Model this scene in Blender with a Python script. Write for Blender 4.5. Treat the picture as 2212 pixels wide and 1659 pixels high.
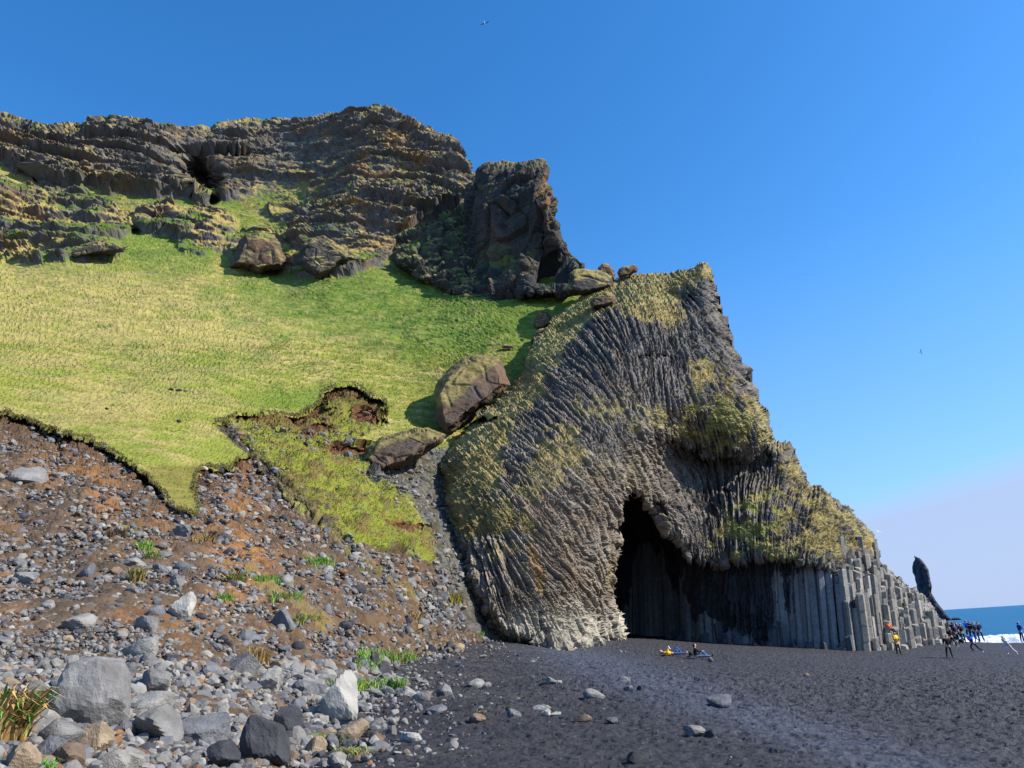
import bpy, bmesh, math, random
import numpy as np
from mathutils import Vector, Matrix, Euler, noise as mnoise
for o in list(bpy.data.objects): bpy.data.objects.remove(o)
random.seed(7); rng = np.random.default_rng(7)
S = bpy.context.scene
COL = S.collection
R = math.radians
# ------------------------------------------------------------------ camera
CZ = 5.6; FPX = 1600.0; CXP, CYP = 1106.0, 829.5          # plan coordinates of the 2212 x 1659 survey sketch
pit, rol = R(18.8), R(3.56)
F = np.array([0, math.cos(pit), math.sin(pit)]); U0 = np.array([0, -math.sin(pit), math.cos(pit)]); R0 = np.array([1., 0, 0])
RT = R0*math.cos(rol) - U0*math.sin(rol); UP = U0*math.cos(rol) + R0*math.sin(rol)
cd = bpy.data.cameras.new('camera'); cam = bpy.data.objects.new('camera', cd); COL.objects.link(cam)
cd.sensor_width = 36; cd.lens = 36*FPX/2212; cd.clip_start = .1; cd.clip_end = 60000
M3 = Matrix(((RT[0], UP[0], -F[0]), (RT[1], UP[1], -F[1]), (RT[2], UP[2], -F[2])))
cam.matrix_world = Matrix.Translation((0, 0, CZ)) @ M3.to_4x4()
S.camera = cam
# ------------------------------------------------------------------ sky and sun
SUN_AZ, SUN_EL = 101.0, 38.0       # degrees clockwise from the view axis (+Y), above the horizon
W = bpy.data.worlds.new("World"); S.world = W; W.use_nodes = True
nt = W.node_tree; nt.nodes.clear(); L = nt.links.new
def N(t, **k):
    n = nt.nodes.new(t)
    for a, b in k.items(): setattr(n, a, b)
    return n
out = N('ShaderNodeOutputWorld'); bg = N('ShaderNodeBackground'); sky = N('ShaderNodeTexSky', sky_type='NISHITA', sun_disc=False)
sky.sun_elevation = R(SUN_EL); sky.sun_rotation = R(SUN_AZ); sky.air_density = 1.0; sky.dust_density = 0.3; sky.ozone_density = 1.4; sky.altitude = 0
hs = N('ShaderNodeHueSaturation'); hs.inputs['Saturation'].default_value = 1.3; hs.inputs['Value'].default_value = 1.0
tint = N('ShaderNodeMix', data_type='RGBA', blend_type='MULTIPLY'); tint.inputs[0].default_value = 1; tint.inputs[7].default_value = (1.08, 1.15, 1.27, 1)
L(sky.outputs[0], tint.inputs[6]); L(tint.outputs[2], hs.inputs['Color'])
# a low bank of thin cloud over the sea
tc = N('ShaderNodeTexCoord'); sp = N('ShaderNodeSeparateXYZ'); L(tc.outputs['Generated'], sp.inputs[0])
nz = N('ShaderNodeTexNoise'); nz.inputs['Scale'].default_value = 3.0; nz.inputs['Detail'].default_value = 3
mp = N('ShaderNodeMapping'); mp.inputs['Scale'].default_value = (1, 1, 3); L(tc.outputs['Generated'], mp.inputs[0]); L(mp.outputs[0], nz.inputs['Vector'])
def MA(op, a, b=None, c=None, clamp=False):
    n = N('ShaderNodeMath', operation=op, use_clamp=clamp)
    for i, v in enumerate((a, b, c)):
        if v is None: continue
        if isinstance(v, (int, float)): n.inputs[i].default_value = v
        else: L(v, n.inputs[i])
    return n.outputs[0]
# bank top rises with x (towards the open sea)
top = MA('MULTIPLY_ADD', sp.outputs[0], 0.195, 0.020)
top = MA('MULTIPLY_ADD', nz.outputs[0], 0.04, top)
dlt = MA('SUBTRACT', top, sp.outputs[2])
cm = MA('MULTIPLY_ADD', dlt, 26.0, 0.5, True)
cm = MA('MULTIPLY', cm, 0.85)
mix = N('ShaderNodeMix', data_type='RGBA'); low = MA('MULTIPLY_ADD', sp.outputs[2], -2.2, 1.0, True); low = MA('MULTIPLY', low, 0.75)
mixh = N('ShaderNodeMix', data_type='RGBA'); L(low, mixh.inputs[0]); L(hs.outputs[0], mixh.inputs[6]); mixh.inputs[7].default_value = (1.2, 2.4, 5.2, 1)
L(cm, mix.inputs[0]); L(mixh.outputs[2], mix.inputs[6]); mix.inputs[7].default_value = (2.5, 3.1, 4.5, 1)
L(mix.outputs[2], bg.inputs[0]); bg.inputs[1].default_value = 0.13; L(bg.outputs[0], out.inputs[0])
sd_ = bpy.data.lights.new('sun', 'SUN'); sd_.energy = 5.0; sd_.angle = R(.5); sd_.color = (1, .95, .86)
sun = bpy.data.objects.new('sun', sd_); COL.objects.link(sun)
sv = Vector((math.sin(R(SUN_AZ))*math.cos(R(SUN_EL)), math.cos(R(SUN_AZ))*math.cos(R(SUN_EL)), math.sin(R(SUN_EL))))
sun.rotation_euler = sv.to_track_quat('Z', 'Y').to_euler()
S.view_settings.view_transform = 'Standard'; S.view_settings.look = 'None'; S.view_settings.gamma = 1
S.view_settings.exposure = 0.6
S.cycles.max_bounces = 4; S.cycles.diffuse_bounces = 2

# ------------------------------------------------------------------ maths helpers
def ray(px, py):
    px = np.asarray(px, float)[..., None]; py = np.asarray(py, float)[..., None]
    d = F*FPX + RT*(px-CXP) - UP*(py-CYP)
    return d / d[..., 1:2]
def PT(px, py, Y):
    return np.array([0, 0, CZ]) + ray(px, py)*np.asarray(Y, float)[..., None]
def proj(p):
    q = np.asarray(p, float) - np.array([0, 0, CZ]); z = q@F
    return CXP + FPX*(q@RT)/z, CYP - FPX*(q@UP)/z
def lin(c):
    c = np.array(c, float)/255.; return np.where(c < .04045, c/12.92, ((c+.055)/1.055)**2.4)
def sstep(a, b, x):
    t = np.clip((x-a)/(b-a), 0, 1); return t*t*(3-2*t)
class TPS:
    def __init__(s, pts, vals, sc=1.0, reg=1e-3):
        s.p = np.array(pts, float)/sc; s.sc = sc; n = len(s.p)
        K = s.k(s.p, s.p) + np.eye(n)*reg
        P_ = np.c_[np.ones(n), s.p]; A = np.zeros((n+3, n+3)); A[:n, :n] = K; A[:n, n:] = P_; A[n:, :n] = P_.T
        s.w = np.linalg.solve(A, np.r_[np.array(vals, float), 0, 0, 0])
    def k(s, a, b):
        r2 = (a[:, None, 0]-b[None, :, 0])**2 + (a[:, None, 1]-b[None, :, 1])**2
        return .5*r2*np.log(r2+1e-12)
    def __call__(s, x, y):
        x = np.asarray(x, float); sh = x.shape; q = np.c_[x.ravel(), np.asarray(y, float).ravel()]/s.sc
        o = np.empty(len(q))
        for i in range(0, len(q), 60000):
            c = q[i:i+60000]; o[i:i+60000] = s.k(c, s.p)@s.w[:-3] + s.w[-3] + c@s.w[-2:]
        return o.reshape(sh)
def hsh(ix, iy, iz, seed):
    h = (ix.astype(np.int64)*73856093) ^ (iy.astype(np.int64)*19349663) ^ (iz.astype(np.int64)*83492791) ^ (seed*2654435)
    h &= 0xffffffff; h = ((h ^ (h >> 16))*0x45d9f3b) & 0xffffffff; h = ((h ^ (h >> 16))*0x45d9f3b) & 0xffffffff; h ^= h >> 16
    return (h & 0xffffff)/float(0xffffff)
def vnoise(p, seed=0):
    i = np.floor(p).astype(np.int64); f = p-i; f = f*f*f*(f*(f*6-15)+10); r = 0
    for dx in (0, 1):
        wx = f[..., 0] if dx else 1-f[..., 0]
        for dy in (0, 1):
            wy = f[..., 1] if dy else 1-f[..., 1]
            for dz in (0, 1):
                wz = f[..., 2] if dz else 1-f[..., 2]
                r = r + wx*wy*wz*hsh(i[..., 0]+dx, i[..., 1]+dy, i[..., 2]+dz, seed)
    return r*2-1
def fbm(p, octv=4, seed=0, gain=.5, ridge=False):
    a, r, t = 1., 0., 0.
    for k in range(octv):
        v = vnoise(p*(2.03**k)+17.3*k, seed+k)
        if ridge: v = 1-2*np.abs(v)
        r = r + a*v; t += a; a *= gain
    return r/t
def worley(p, seed=0, jit=1.0):
    i = np.floor(p).astype(np.int64); f = p-i
    f1 = np.full(p.shape[:-1], 9.); f2 = f1.copy(); idv = np.zeros_like(f1)
    for dx in (-1, 0, 1):
        for dy in (-1, 0, 1):
            for dz in (-1, 0, 1):
                a, b, c = i[..., 0]+dx, i[..., 1]+dy, i[..., 2]+dz
                h = hsh(a, b, c, seed); h2 = (h*4097.)%1; h3 = (h*65537.3)%1
                d = (dx+.5+(h-.5)*jit-f[..., 0])**2 + (dy+.5+(h2-.5)*jit-f[..., 1])**2 + (dz+.5+(h3-.5)*jit-f[..., 2])**2
                n = d < f1; f2 = np.where(n, f1, np.minimum(f2, d)); idv = np.where(n, (h*311.7)%1, idv); f1 = np.where(n, d, f1)
    return np.sqrt(f1), np.sqrt(f2), idv
def sdf(poly, X, Y):
    """signed distance in sketch units, positive inside"""
    P_ = np.array(poly, float); Q = np.roll(P_, -1, 0); d = np.full(X.shape, 1e12); ins = np.zeros(X.shape, bool)
    for (ax, ay), (bx, by) in zip(P_, Q):
        ex, ey = bx-ax, by-ay; t = np.clip(((X-ax)*ex+(Y-ay)*ey)/(ex*ex+ey*ey+1e-9), 0, 1)
        d = np.minimum(d, (X-ax-t*ex)**2 + (Y-ay-t*ey)**2)
        c = ((ay > Y) != (by > Y)) & (X < ex*(Y-ay)/((by-ay) if by != ay else 1e-9)+ax); ins ^= c
    return np.where(ins, 1, -1)*np.sqrt(d)
def ell(X, Y, cx, cy, rx, ry): return (1-np.sqrt(((X-cx)/rx)**2+((Y-cy)/ry)**2))*min(rx, ry)
def mixc(a, b, t): return a*(1-t[..., None]) + np.asarray(b)*t[..., None]

# ------------------------------------------------------------------ object helpers
def tag(o, label=None, cat=None, group=None, kind=None):
    if label: o['label'] = label
    if cat: o['category'] = cat
    if group: o['group'] = group
    if kind: o['kind'] = kind
    return o
def mesh_np(name, V, faces, mat, col=None, parent=None, smooth=False):
    """faces: (n,4) or (n,3) int array, or a list of such arrays"""
    if not isinstance(faces, (list, tuple)): faces = [faces]
    faces = [np.asarray(f) for f in faces if len(f)]
    me = bpy.data.meshes.new(name); me.vertices.add(len(V)); me.vertices.foreach_set('co', np.asarray(V, np.float32).ravel())
    nl = sum(f.size for f in faces); nf = sum(len(f) for f in faces)
    me.loops.add(nl); me.loops.foreach_set('vertex_index', np.concatenate([f.ravel() for f in faces]).astype(np.int32))
    me.polygons.add(nf); sz = np.concatenate([np.full(len(f), f.shape[1]) for f in faces])
    me.polygons.foreach_set('loop_start', np.r_[0, np.cumsum(sz)[:-1]].astype(np.int32))
    try: me.polygons.foreach_set('loop_total', sz.astype(np.int32))
    except Exception: pass
    me.polygons.foreach_set('use_smooth', np.full(nf, smooth))
    if col is not None:
        a = me.color_attributes.new('Col', 'FLOAT_COLOR', 'POINT'); c = np.ones((len(V), 4), np.float32); c[:, :3] = col; a.data.foreach_set('color', c.ravel())
    me.update(calc_edges=True); me.validate()
    me.materials.append(mat)
    o = bpy.data.objects.new(name, me); COL.objects.link(o)
    if parent: o.parent = parent
    return o
def empty(name, loc=(0, 0, 0)):
    o = bpy.data.objects.new(name, None); COL.objects.link(o); o.location = loc; o.empty_display_size = .2; return o
MATS = {}
def mat(name, base=None, rough=.9, vcol=False, objcol=False, nscale=6., nvar=.25, bump=.25, bscale=12., spec=.3, bdist=.05, speck=None):
    if name in MATS: return MATS[name]
    m = bpy.data.materials.new(name); m.use_nodes = True; n = m.node_tree; b = n.nodes['Principled BSDF']; l = n.links.new
    b.inputs['Roughness'].default_value = rough; b.inputs['Specular IOR Level'].default_value = spec
    tc = n.nodes.new('ShaderNodeTexCoord'); nz = n.nodes.new('ShaderNodeTexNoise'); nz.inputs['Scale'].default_value = nscale; nz.inputs['Detail'].default_value = 5
    co = tc.outputs['Object']; l(co, nz.inputs['Vector'])
    if vcol: a = n.nodes.new('ShaderNodeAttribute'); a.attribute_name = 'Col'; src = a.outputs['Color']
    elif objcol: a = n.nodes.new('ShaderNodeObjectInfo'); src = a.outputs['Color']
    else: a = n.nodes.new('ShaderNodeRGB'); a.outputs[0].default_value = (*base, 1); src = a.outputs[0]
    mr = n.nodes.new('ShaderNodeMapRange'); mr.inputs[1].default_value = .3; mr.inputs[2].default_value = .7; mr.inputs[3].default_value = 1-nvar; mr.inputs[4].default_value = 1+nvar
    l(nz.outputs[0], mr.inputs[0])
    mx = n.nodes.new('ShaderNodeMix'); mx.data_type = 'RGBA'; mx.blend_type = 'MULTIPLY'; mx.inputs[0].default_value = 1
    l(src, mx.inputs[6]); l(mr.outputs[0], mx.inputs[7]); last = mx.outputs[2]
    if speck:
        v = n.nodes.new('ShaderNodeTexVoronoi'); v.inputs['Scale'].default_value = speck; l(co, v.inputs['Vector'])
        m2 = n.nodes.new('ShaderNodeMix'); m2.data_type = 'RGBA'; m2.blend_type = 'MULTIPLY'; m2.inputs[0].default_value = .5
        l(last, m2.inputs[6]); l(v.outputs['Color'], m2.inputs[7]); last = m2.outputs[2]
    l(last, b.inputs['Base Color'])
    if bump:
        n2 = n.nodes.new('ShaderNodeTexNoise'); n2.inputs['Scale'].default_value = bscale; n2.inputs['Detail'].default_value = 6; n2.inputs['Roughness'].default_value = .65; l(co, n2.inputs['Vector'])
        bp = n.nodes.new('ShaderNodeBump'); bp.inputs['Strength'].default_value = bump; bp.inputs['Distance'].default_value = bdist; l(n2.outputs[0], bp.inputs['Height']); l(bp.outputs[0], b.inputs['Normal'])
    MATS[name] = m; return m

# ------------------------------------------------------------------ beach height field
gi = [(1340,1369,92),(1400,1371,90),(1500,1383,82),(1600,1390,76.5),(1700,1396,74),(1820,1403,71),(1900,1405,71),(2045,1391,77),
      (1140,1393,47),(1200,1403,47.5),(1262,1400,50),(1300,1386,54),(1500,1425,46),(1942,1416,64),(2051,1421,62),(2060,1397,80),
      (1300,1420,42),(2180,1417,66)]
gp, gz = [], []
for a, b, c in gi:
    q = PT(a, b, c); gp.append(q[:2]); gz.append(q[2])
for x, y, z in [(0,0,4.0),(5,8,3.95),(-5,8,4.1),(16,14,3.35),(8,28,4.0),(30,30,2.55),(-2,24,4.55),(-14,14,4.6),(2,38,4.6),(-3,46,5.6),(45,45,1.9),(70,60,.9),(84,118,0.02),(70,122,0.1),(95,110,-.1),
                (100,150,-2.5),(60,150,-1.0),(130,100,-3),(160,40,-3),(90,30,-.2),(-30,10,5.5),(-10,-20,4.2),(30,-20,3),(40,110,3.5),(60,105,1.2),(0,110,5.5)]:
    gp.append((x, y)); gz.append(z)
GT = TPS(gp, gz, 50.)
def gz0(x, y): return np.maximum(GT(x, y), -4.)
def beachY(px, py):
    """march a ray to the beach"""
    d = ray(px, py); t = np.full(d.shape[:-1], 3.); hit = np.zeros(t.shape, bool)
    for k in range(260):
        s = t[..., None]*d; under = CZ+s[..., 2] < gz0(s[..., 0], s[..., 1]); hit |= under; t = np.where(hit, t, t*1.018)
        if hit.all() or t[~hit].min() > 330: break
    return np.where(hit, t/1.009, 400.)

# ------------------------------------------------------------------ hill (one survey surface, split into hillside, scree and cliff)
hc = []
def colm(x, d):
    for y, Y in d: hc.append((x, y, Y))
colm(-260, [(1659,6),(1500,8.6),(1300,14),(1100,21),(900,31),(800,40),(700,55),(600,85),(500,112),(400,126),(250,140)])
colm(0, [(1659,7),(1500,10),(1400,13.5),(1300,17),(1200,21),(1100,25.5),(1000,31),(900,38),(800,51),(700,73),(600,110),(560,128),(480,142),(400,150),(330,158),(255,166)])
colm(300, [(1659,9),(1500,12),(1400,15),(1300,18.5),(1200,22.5),(1100,28),(1000,35),(900,46),(800,62),(700,88),(600,125),(520,146),(440,162),(400,168),(280,180)])
colm(600, [(1659,10.5),(1500,15.5),(1400,19),(1300,23),(1200,28),(1100,35),(1000,45),(900,60),(800,80),(700,106),(600,140),(520,158),(440,175),(400,182),(330,188),(258,198)])
colm(780, [(1500,19),(1400,24),(1300,29),(1200,34)])
colm(900, [(1440,31),(1400,31),(1300,35),(1200,41),(1100,50),(1000,60),(900,73),(800,91),(700,112),(600,142)])
colm(1000, [(1380,42),(1300,45),(1200,51),(1100,59),(1000,68),(900,76)])
colm(1060, [(1390,46),(800,89),(700,109),(640,124)])
hc += [(830,500,156),(830,400,170),(830,300,182),(790,238,192),(950,450,166),(1000,380,178),(960,310,188),(700,480,160),(700,400,178),(450,350,182),
       (1200,700,108),(1250,650,118),(1300,610,126),(1150,760,96),(1100,850,84),(1100,1000,72),(1100,1200,60),(1350,600,130),(1400,800,100),(1100,380,180)]
HT = TPS([(a, b) for a, b, _ in hc], np.log([c for _, _, c in hc]), 600.)
# turf scarps (landslips): recessed ground below a hanging turf lip
SC1 = [(-400,880),(0,893),(40,903),(110,930),(200,958),(255,982),(300,1012),(330,1045),(358,1075),(375,1100),(430,1112),(428,1085),(420,1050),(425,1022),(445,1010),(500,1012),(515,992),(552,985),(556,1005),(600,1050),(650,1110),(720,1160),(800,1185),(900,1205),(960,1240),(1000,1320),(1080,1420),(900,1500),(700,1700),(-400,1700)]
SC2 = [(490,905),(530,893),(600,895),(640,903),(690,873),(698,848),(730,835),(765,832),(800,855),(830,868),(836,890),(832,915),(800,935),(760,960),(700,985),(640,960),(560,930)]
SC3 = [(466,912),(484,910),(500,922),(540,965),(590,1010),(640,1060),(700,1120),(760,1170),(740,1180),(680,1130),(600,1062),(545,1000),(510,965),(480,935)]
def hill_fields(X, Y):
    Z3 = np.stack([X*.02, Y*.02, X*0], -1)
    wob = fbm(Z3*3, 5, 91, .65)*13
    return sdf(SC1, X, Y)+wob, sdf(SC2, X, Y)+wob*.6, sdf(SC3, X, Y)+wob*.4
def recess(d, A, w): return A*sstep(0, 5, d)*np.exp(-np.maximum(d, 0)/w)
def hillY(X, Y, full=True):
    lg = HT(X, Y)
    b = np.exp(lg)
    s1, s2, s3 = hill_fields(X, Y)
    k = b/50.
    rel = sstep(1260, 1000, Y)
    dn = lambda a: sstep(-.35, .35, np.gradient(a, axis=0)/(np.hypot(np.gradient(a, axis=0), np.gradient(a, axis=1))+1e-6)) if a.ndim == 2 else 1
    s2 = np.where(s2 > 0, s2, s2); up2 = dn(s2)
    b = b + recess(s1, 2.4, 38)*k*rel*sstep(640, 560, X) + recess(s2, 2.6, 26)*k*up2 + recess(s3, 1.1, 12)*k + (1.5+9*sstep(-.1, .4, fbm(np.stack([X*.018, Y*.03, X*0], -1), 3, 94)))*k*recess(s1, 1., 20)*sstep(40, 120, X)*sstep(385, 350, X)*rel
    for a in [(692,926,36,10),(766,968,42,12),(885,1140,45,11),(790,895,26,14)]: b = b + 1.6*sstep(-1, 4, ell(X, Y, *a)+fbm(np.stack([X*.05, Y*.05, X*0], -1), 3, 96)*7)
    # the big dark hollow and clefts in the upper cliff
    cv = sdf([(376,400),(388,350),(420,328),(455,330),(474,356),(490,395),(486,425),(458,438),(412,428)], X, Y) + fbm(np.stack([X*.05, Y*.05, X*0], -1), 3, 92)*8
    b = b + 26*sstep(-2, 16, cv+1)
    ov = sdf([(330,330),(400,322),(500,328),(560,335),(640,330),(560,345),(470,352),(400,345)], X, Y)
    b = b + 7*sstep(0, 8, ov+2)
    for a in [(80,375,14,30),(345,480,40,16),(290,498,20,10)]:
        b = b + 5*sstep(0, 12, ell(X, Y, *a))
    return b, s1, s2, s3
SKYL = [(-400,250),(-100,250),(0,255),(20,258),(40,266),(75,275),(110,277),(150,273),(200,279),(230,272),(260,270),(300,274),(330,281),(370,279),(400,283),(435,276),(455,279),(470,268),(510,264),(535,258),(570,262),(600,258),(650,256),(700,250),(735,243),(750,236),(770,235),(790,241),(820,239),(850,247),(870,262),(900,272),(935,292),(960,304),(970,312),(985,335),(998,352),(1008,374),(1025,390),
        (1100,450),(1200,560),(1300,600),(1400,605),(1420,800),(1200,1000),(1100,1430),(1000,1750),(-400,1750)]
st = 1.7
xs = np.arange(-250, 1400, st); ys = np.arange(228, 1705, st); X, Y = np.meshgrid(xs, ys)
B, s1, s2, s3 = hillY(X, Y)
sil = sdf(SKYL, X, Y) + fbm(np.stack([X*.05, Y*.05, X*0], -1), 4, 5)*3.5
B = B + 16*(1-np.sqrt(np.clip(1-(1-np.clip(sil, 0, 40)/40)**2, 0, 1)))*sstep(620, 500, Y)    # crest rolls back
G = PT(X, Y, B)
def gnorm(G):
    du = np.gradient(G, axis=1); dv = np.gradient(G, axis=0); n = np.cross(du, dv); n /= np.linalg.norm(n, axis=-1, keepdims=True)+1e-9
    v = G-np.array([0, 0, CZ]); s = np.sign((n*v).sum(-1, keepdims=True)); return -n*s
nrm = gnorm(G)
# --- zones
wz = fbm(np.stack([X*.03, Y*.03, X*0+3], -1), 5, 41)
def zone(poly, amp=14, soft=5): return sstep(-soft, soft, sdf(poly, X, Y)+wz*amp)
def zell(c, amp=10, soft=4): return sstep(-soft, soft, ell(X, Y, *c)+wz*amp)
cliffz = zone([(-400,200),(1100,200),(1060,420),(1004,445),(870,502),(832,560),(800,575),(760,590),(690,602),(640,570),(620,520),(645,470),(660,420),(690,385),(620,392),(560,412),(500,424),(455,436),(400,424),(330,416),(240,413),(170,402),(100,408),(85,385),(0,345),(-400,330)])
mid = zone([(-400,340),(0,400),(100,420),(180,412),(235,440),(290,460),(285,500),(240,525),(150,535),(60,552),(0,560),(-400,570)])*.85
for c in [(345,475,58,24),(460,480,52,30),(440,532,65,20),(560,548,66,46),(700,565,85,38),(170,545,110,22),(50,552,60,14),(620,455,40,25),(390,500,30,12)]: mid = np.maximum(mid, zell(c))
rockz = np.maximum(cliffz, mid)
screez = np.clip(sstep(-3, 3, s1), 0, 1)
foot_ = sstep(920, 945, X+wz*20)*sstep(1140, 1170, Y)
gully = zone([(790,1020),(900,985),(965,960),(1000,1000),(990,1250),(1060,1380),(900,1330),(940,1240),(950,1180),(900,1110),(880,1060)], 10); gully = np.maximum(gully, foot_*(1-screez))
tongue = zone([(480,925),(560,905),(700,930),(800,980),(850,1050),(900,1110),(945,1180),(930,1200),(960,1230),(900,1215),(800,1195),(740,1175),(700,1150),(620,1080),(540,985)], 12)
tongue = np.maximum(tongue, sstep(0, 8, s2))   # slumped grassy ground
# --- displacement
sc = G
r1 = fbm(sc*np.array([.16, .16, .34]), 3, 11, .5, True); f1, f2, wi = worley(sc*np.array([.42, .42, .7])+r1[..., None]*.4, 3)
f1b, f2b, wib = worley(sc*np.array([1.1, 1.1, .8])+r1[..., None]*.5, 9)
r0_ = fbm(sc*np.array([.04, .04, .12]), 4, 12, .5, True)
zs = sc[..., 2]/10.5+fbm(sc*np.array([.02, .02, .04]), 4, 15)*2.2+sc[..., 0]*.012; saw = zs-np.floor(zs); zs2 = sc[..., 2]/3.6+fbm(sc*np.array([.05, .05, .08]), 3, 16)*1.2; saw2 = zs2-np.floor(zs2)
rgh = sstep(-.5, .5, fbm(sc*.035, 3, 17))
hrock = (sstep(0, .12, saw)*(1-saw)*2.6*(.3+rgh)+sstep(0, .1, saw2)*(1-saw2)*1.5*rgh)*1.0
hrock = hrock + r0_*3.4 + (r1*1.5 + (.55-f1)*1.3 - .5*sstep(.12, 0, f2-f1) + (.5-f1b)*.7 + fbm(sc*1.3, 3, 14, .6)*.5)*(.35+.65*rgh)
# grass: horizontal tussock terraces
strp = np.stack([sc[..., 0]*.5, sc[..., 1]*.5, sc[..., 2]*2.6], -1)
t1 = fbm(strp, 4, 21, .6); t2 = fbm(strp*2.7, 3, 25, .6)
t3 = fbm(np.stack([sc[..., 0]*.30+sc[..., 1]*.05, sc[..., 2]*2.2+fbm(sc*.06, 2, 23)*3, sc[..., 0]*0], -1), 4, 24, .62)
near = np.clip(B/60., .12, 1.0); t3w = np.clip((B-42)/45, .12, 1)
hgrass = (t1*.28+t2*.14+t3*.26*t3w+fbm(sc*.14, 3, 26)*.9)*near
g1 = fbm(sc*1.1, 5, 31, .62); gw1, gw2, gwi = worley(sc*2.4, 35)
hscree = g1*.30*np.clip(B/25, .4, 1.6) + (.5-gw1)*.18*np.clip(B/30, .3, 1.3)
lump = fbm(sc*.5, 3, 61)
htong = lump*.6+g1*.45
H = hgrass*(1-rockz) + hrock*rockz*np.clip(.75+.25*cliffz, 0, 1)
H = H*(1-screez)*(1-gully) + hscree*np.maximum(screez, gully)
H = H + tongue*htong*(1-screez)
up2 = sstep(-.3, .4, np.gradient(s2, axis=0)/(np.hypot(np.gradient(s2, axis=0), np.gradient(s2, axis=1))+1e-6))
lip = np.exp(-((s1+3)/5.)**2)*sstep(1140, 1080, Y)*sstep(700, 560, X) + np.exp(-((s2+3)/4.)**2)*up2
H = H + lip*.12*near*(1+t2)
nd = nrm.copy(); nd[..., 2] *= 1-.72*rockz; nd /= np.linalg.norm(nd, axis=-1, keepdims=True)
H = H*np.where(Y < 600, .3+.7*sstep(0, 16, sil), 1)
G2 = G + nd*H[..., None]
n2 = gnorm(G2)
# --- albedo
gn = fbm(np.stack([X*.004, Y*.006, X*0], -1), 3, 71); gm = fbm(sc*.25, 4, 73)
GRN = lin((90,120,40)); YGR = lin((130,136,56)); TAN = lin((168,150,94)); OLV = lin((132,120,62)); DGR = lin((62,98,26))
c = mixc(np.broadcast_to(YGR, G.shape), TAN, sstep(-.18, .30, t1*.6+t3*.9*t3w+gm*.4+gn*.4+t2*.3)*.85)
c = c*(1+.30*(t3*t3w)[..., None])
greeny = np.maximum.reduce([zell((930,660,380,100), 60, 40), zell((420,800,190,55), 60, 40)*.4, zell((300,540,220,50), 40, 25)*.9, zell((650,860,120,25), 20, 15)*.8, zell((1150,800,60,90), 30, 20)*.7, zell((450,430,300,18), 20, 9), zell((640,620,180,40), 30, 20)*.9, zell((100,430,140,30), 30, 12)*.6])
lefttan = zell((120,640,260,70), 60, 60)
c = mixc(c, GRN, np.clip(greeny*(.62+.5*t2), 0, 1)); c = mixc(c, DGR, np.clip(greeny*sstep(-.1, .5, t2+gm), 0, 1)*.6)
c = mixc(c, GRN, sstep(.15, .6, gm-t1*.3)*.35); c = mixc(c, TAN*.95, lefttan*.4*sstep(-.6, .3, t2))
c = mixc(c, lin((120,80,50)), sstep(.42, .6, fbm(sc*.35, 3, 79))*.35*sstep(.1, .4, t2))
lowt = zone([(300,1010),(420,1000),(440,1010),(425,1110),(370,1100)], 10); c = mixc(c, OLV*.85*(1+.5*g1[..., None]), lowt*.7)
# slumped ground: mossy mix with stones
tg = mixc(np.broadcast_to(lin((138,142,52)), G.shape), lin((128,108,62)), sstep(.0, .4, g1)); tg = mixc(tg, lin((92,88,80)), sstep(.8, .86, gwi)*sstep(-.2, .3, lump)*.8)
c = mixc(c, tg*.85, tongue*.9)
rough_t = fbm(sc*.8, 4, 83); RK = lin((98,94,90)); RKW = lin((112,92,70))
upz = n2[..., 2]
rc = mixc(np.broadcast_to(RK, G.shape)*(.75+.5*wib[..., None]), RKW, sstep(0, .5, fbm(sc*.12, 4, 87))*.7)
tuft = np.clip(sstep(.12, .45, upz*.75+rough_t*.55+.12*(mid > cliffz)-.06), 0, 1)
lichen = zell((850,400,90,110), 50, 30)*sstep(.1, .4, fbm(sc*.3, 4, 89))
tc_ = mixc(np.broadcast_to(lin((168,146,84)), G.shape), lin((92,114,40)), sstep(-.1, .35, fbm(sc*.13, 4, 93)+greeny*.4+.12*(mid > cliffz)-.12))
rc = mixc(rc, lin((150,108,62)), lichen*.7); rc = mixc(rc, tc_, tuft*(1-sstep(0, 30, sdf([(180,300),(600,260),(780,250),(790,330),(620,390),(480,425),(240,405),(200,370)], X, Y)+wz*20)*.62))
c = mixc(c, rc, np.maximum(rockz, sstep(.55, .40, upz)*sstep(625, 600, Y)))
# scree
br = fbm(np.stack([X*.008, Y*.008, X*0], -1), 4, 95)
so = mixc(np.broadcast_to(lin((106,84,62)), G.shape), lin((146,104,64)), sstep(-.05, .4, br+.15*g1)*.85*np.clip(zell((560,1120,130,150), 60, 40)+zell((100,1150,230,160), 60, 50)+zell((350,1280,200,90), 60, 40)*.5, 0, 1))
so = mixc(so, lin((86,76,66)), sstep(-.2, .6, g1*.4-br)*.6); so = so*(.8+.4*gwi[..., None])
soil = np.exp(-np.maximum(s1, 0)/24)*sstep(1150, 1050, Y)*(s1 > 0); so = mixc(so, lin((66,46,34)), np.clip(soil*(1+wz*1.5), 0, 1)*.85)  # bare soil and roots, coloured darker to stand for shade beneath the lip
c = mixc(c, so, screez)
c = mixc(c, mixc(np.broadcast_to(lin((76,72,68)), G.shape), lin((104,100,96)), sstep(.5, .6, gwi)), gully*.9)  # grey gully debris, its colour lowered to stand for shadow beside the headland
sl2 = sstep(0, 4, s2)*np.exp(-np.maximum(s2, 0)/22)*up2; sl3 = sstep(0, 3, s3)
for a in [(692,926,38,13),(766,968,46,15),(885,1140,50,14),(790,893,32,18)]: c = mixc(c, lin((108,72,48)), sstep(-3, 4, ell(X, Y, *a)+wz*16))
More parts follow.
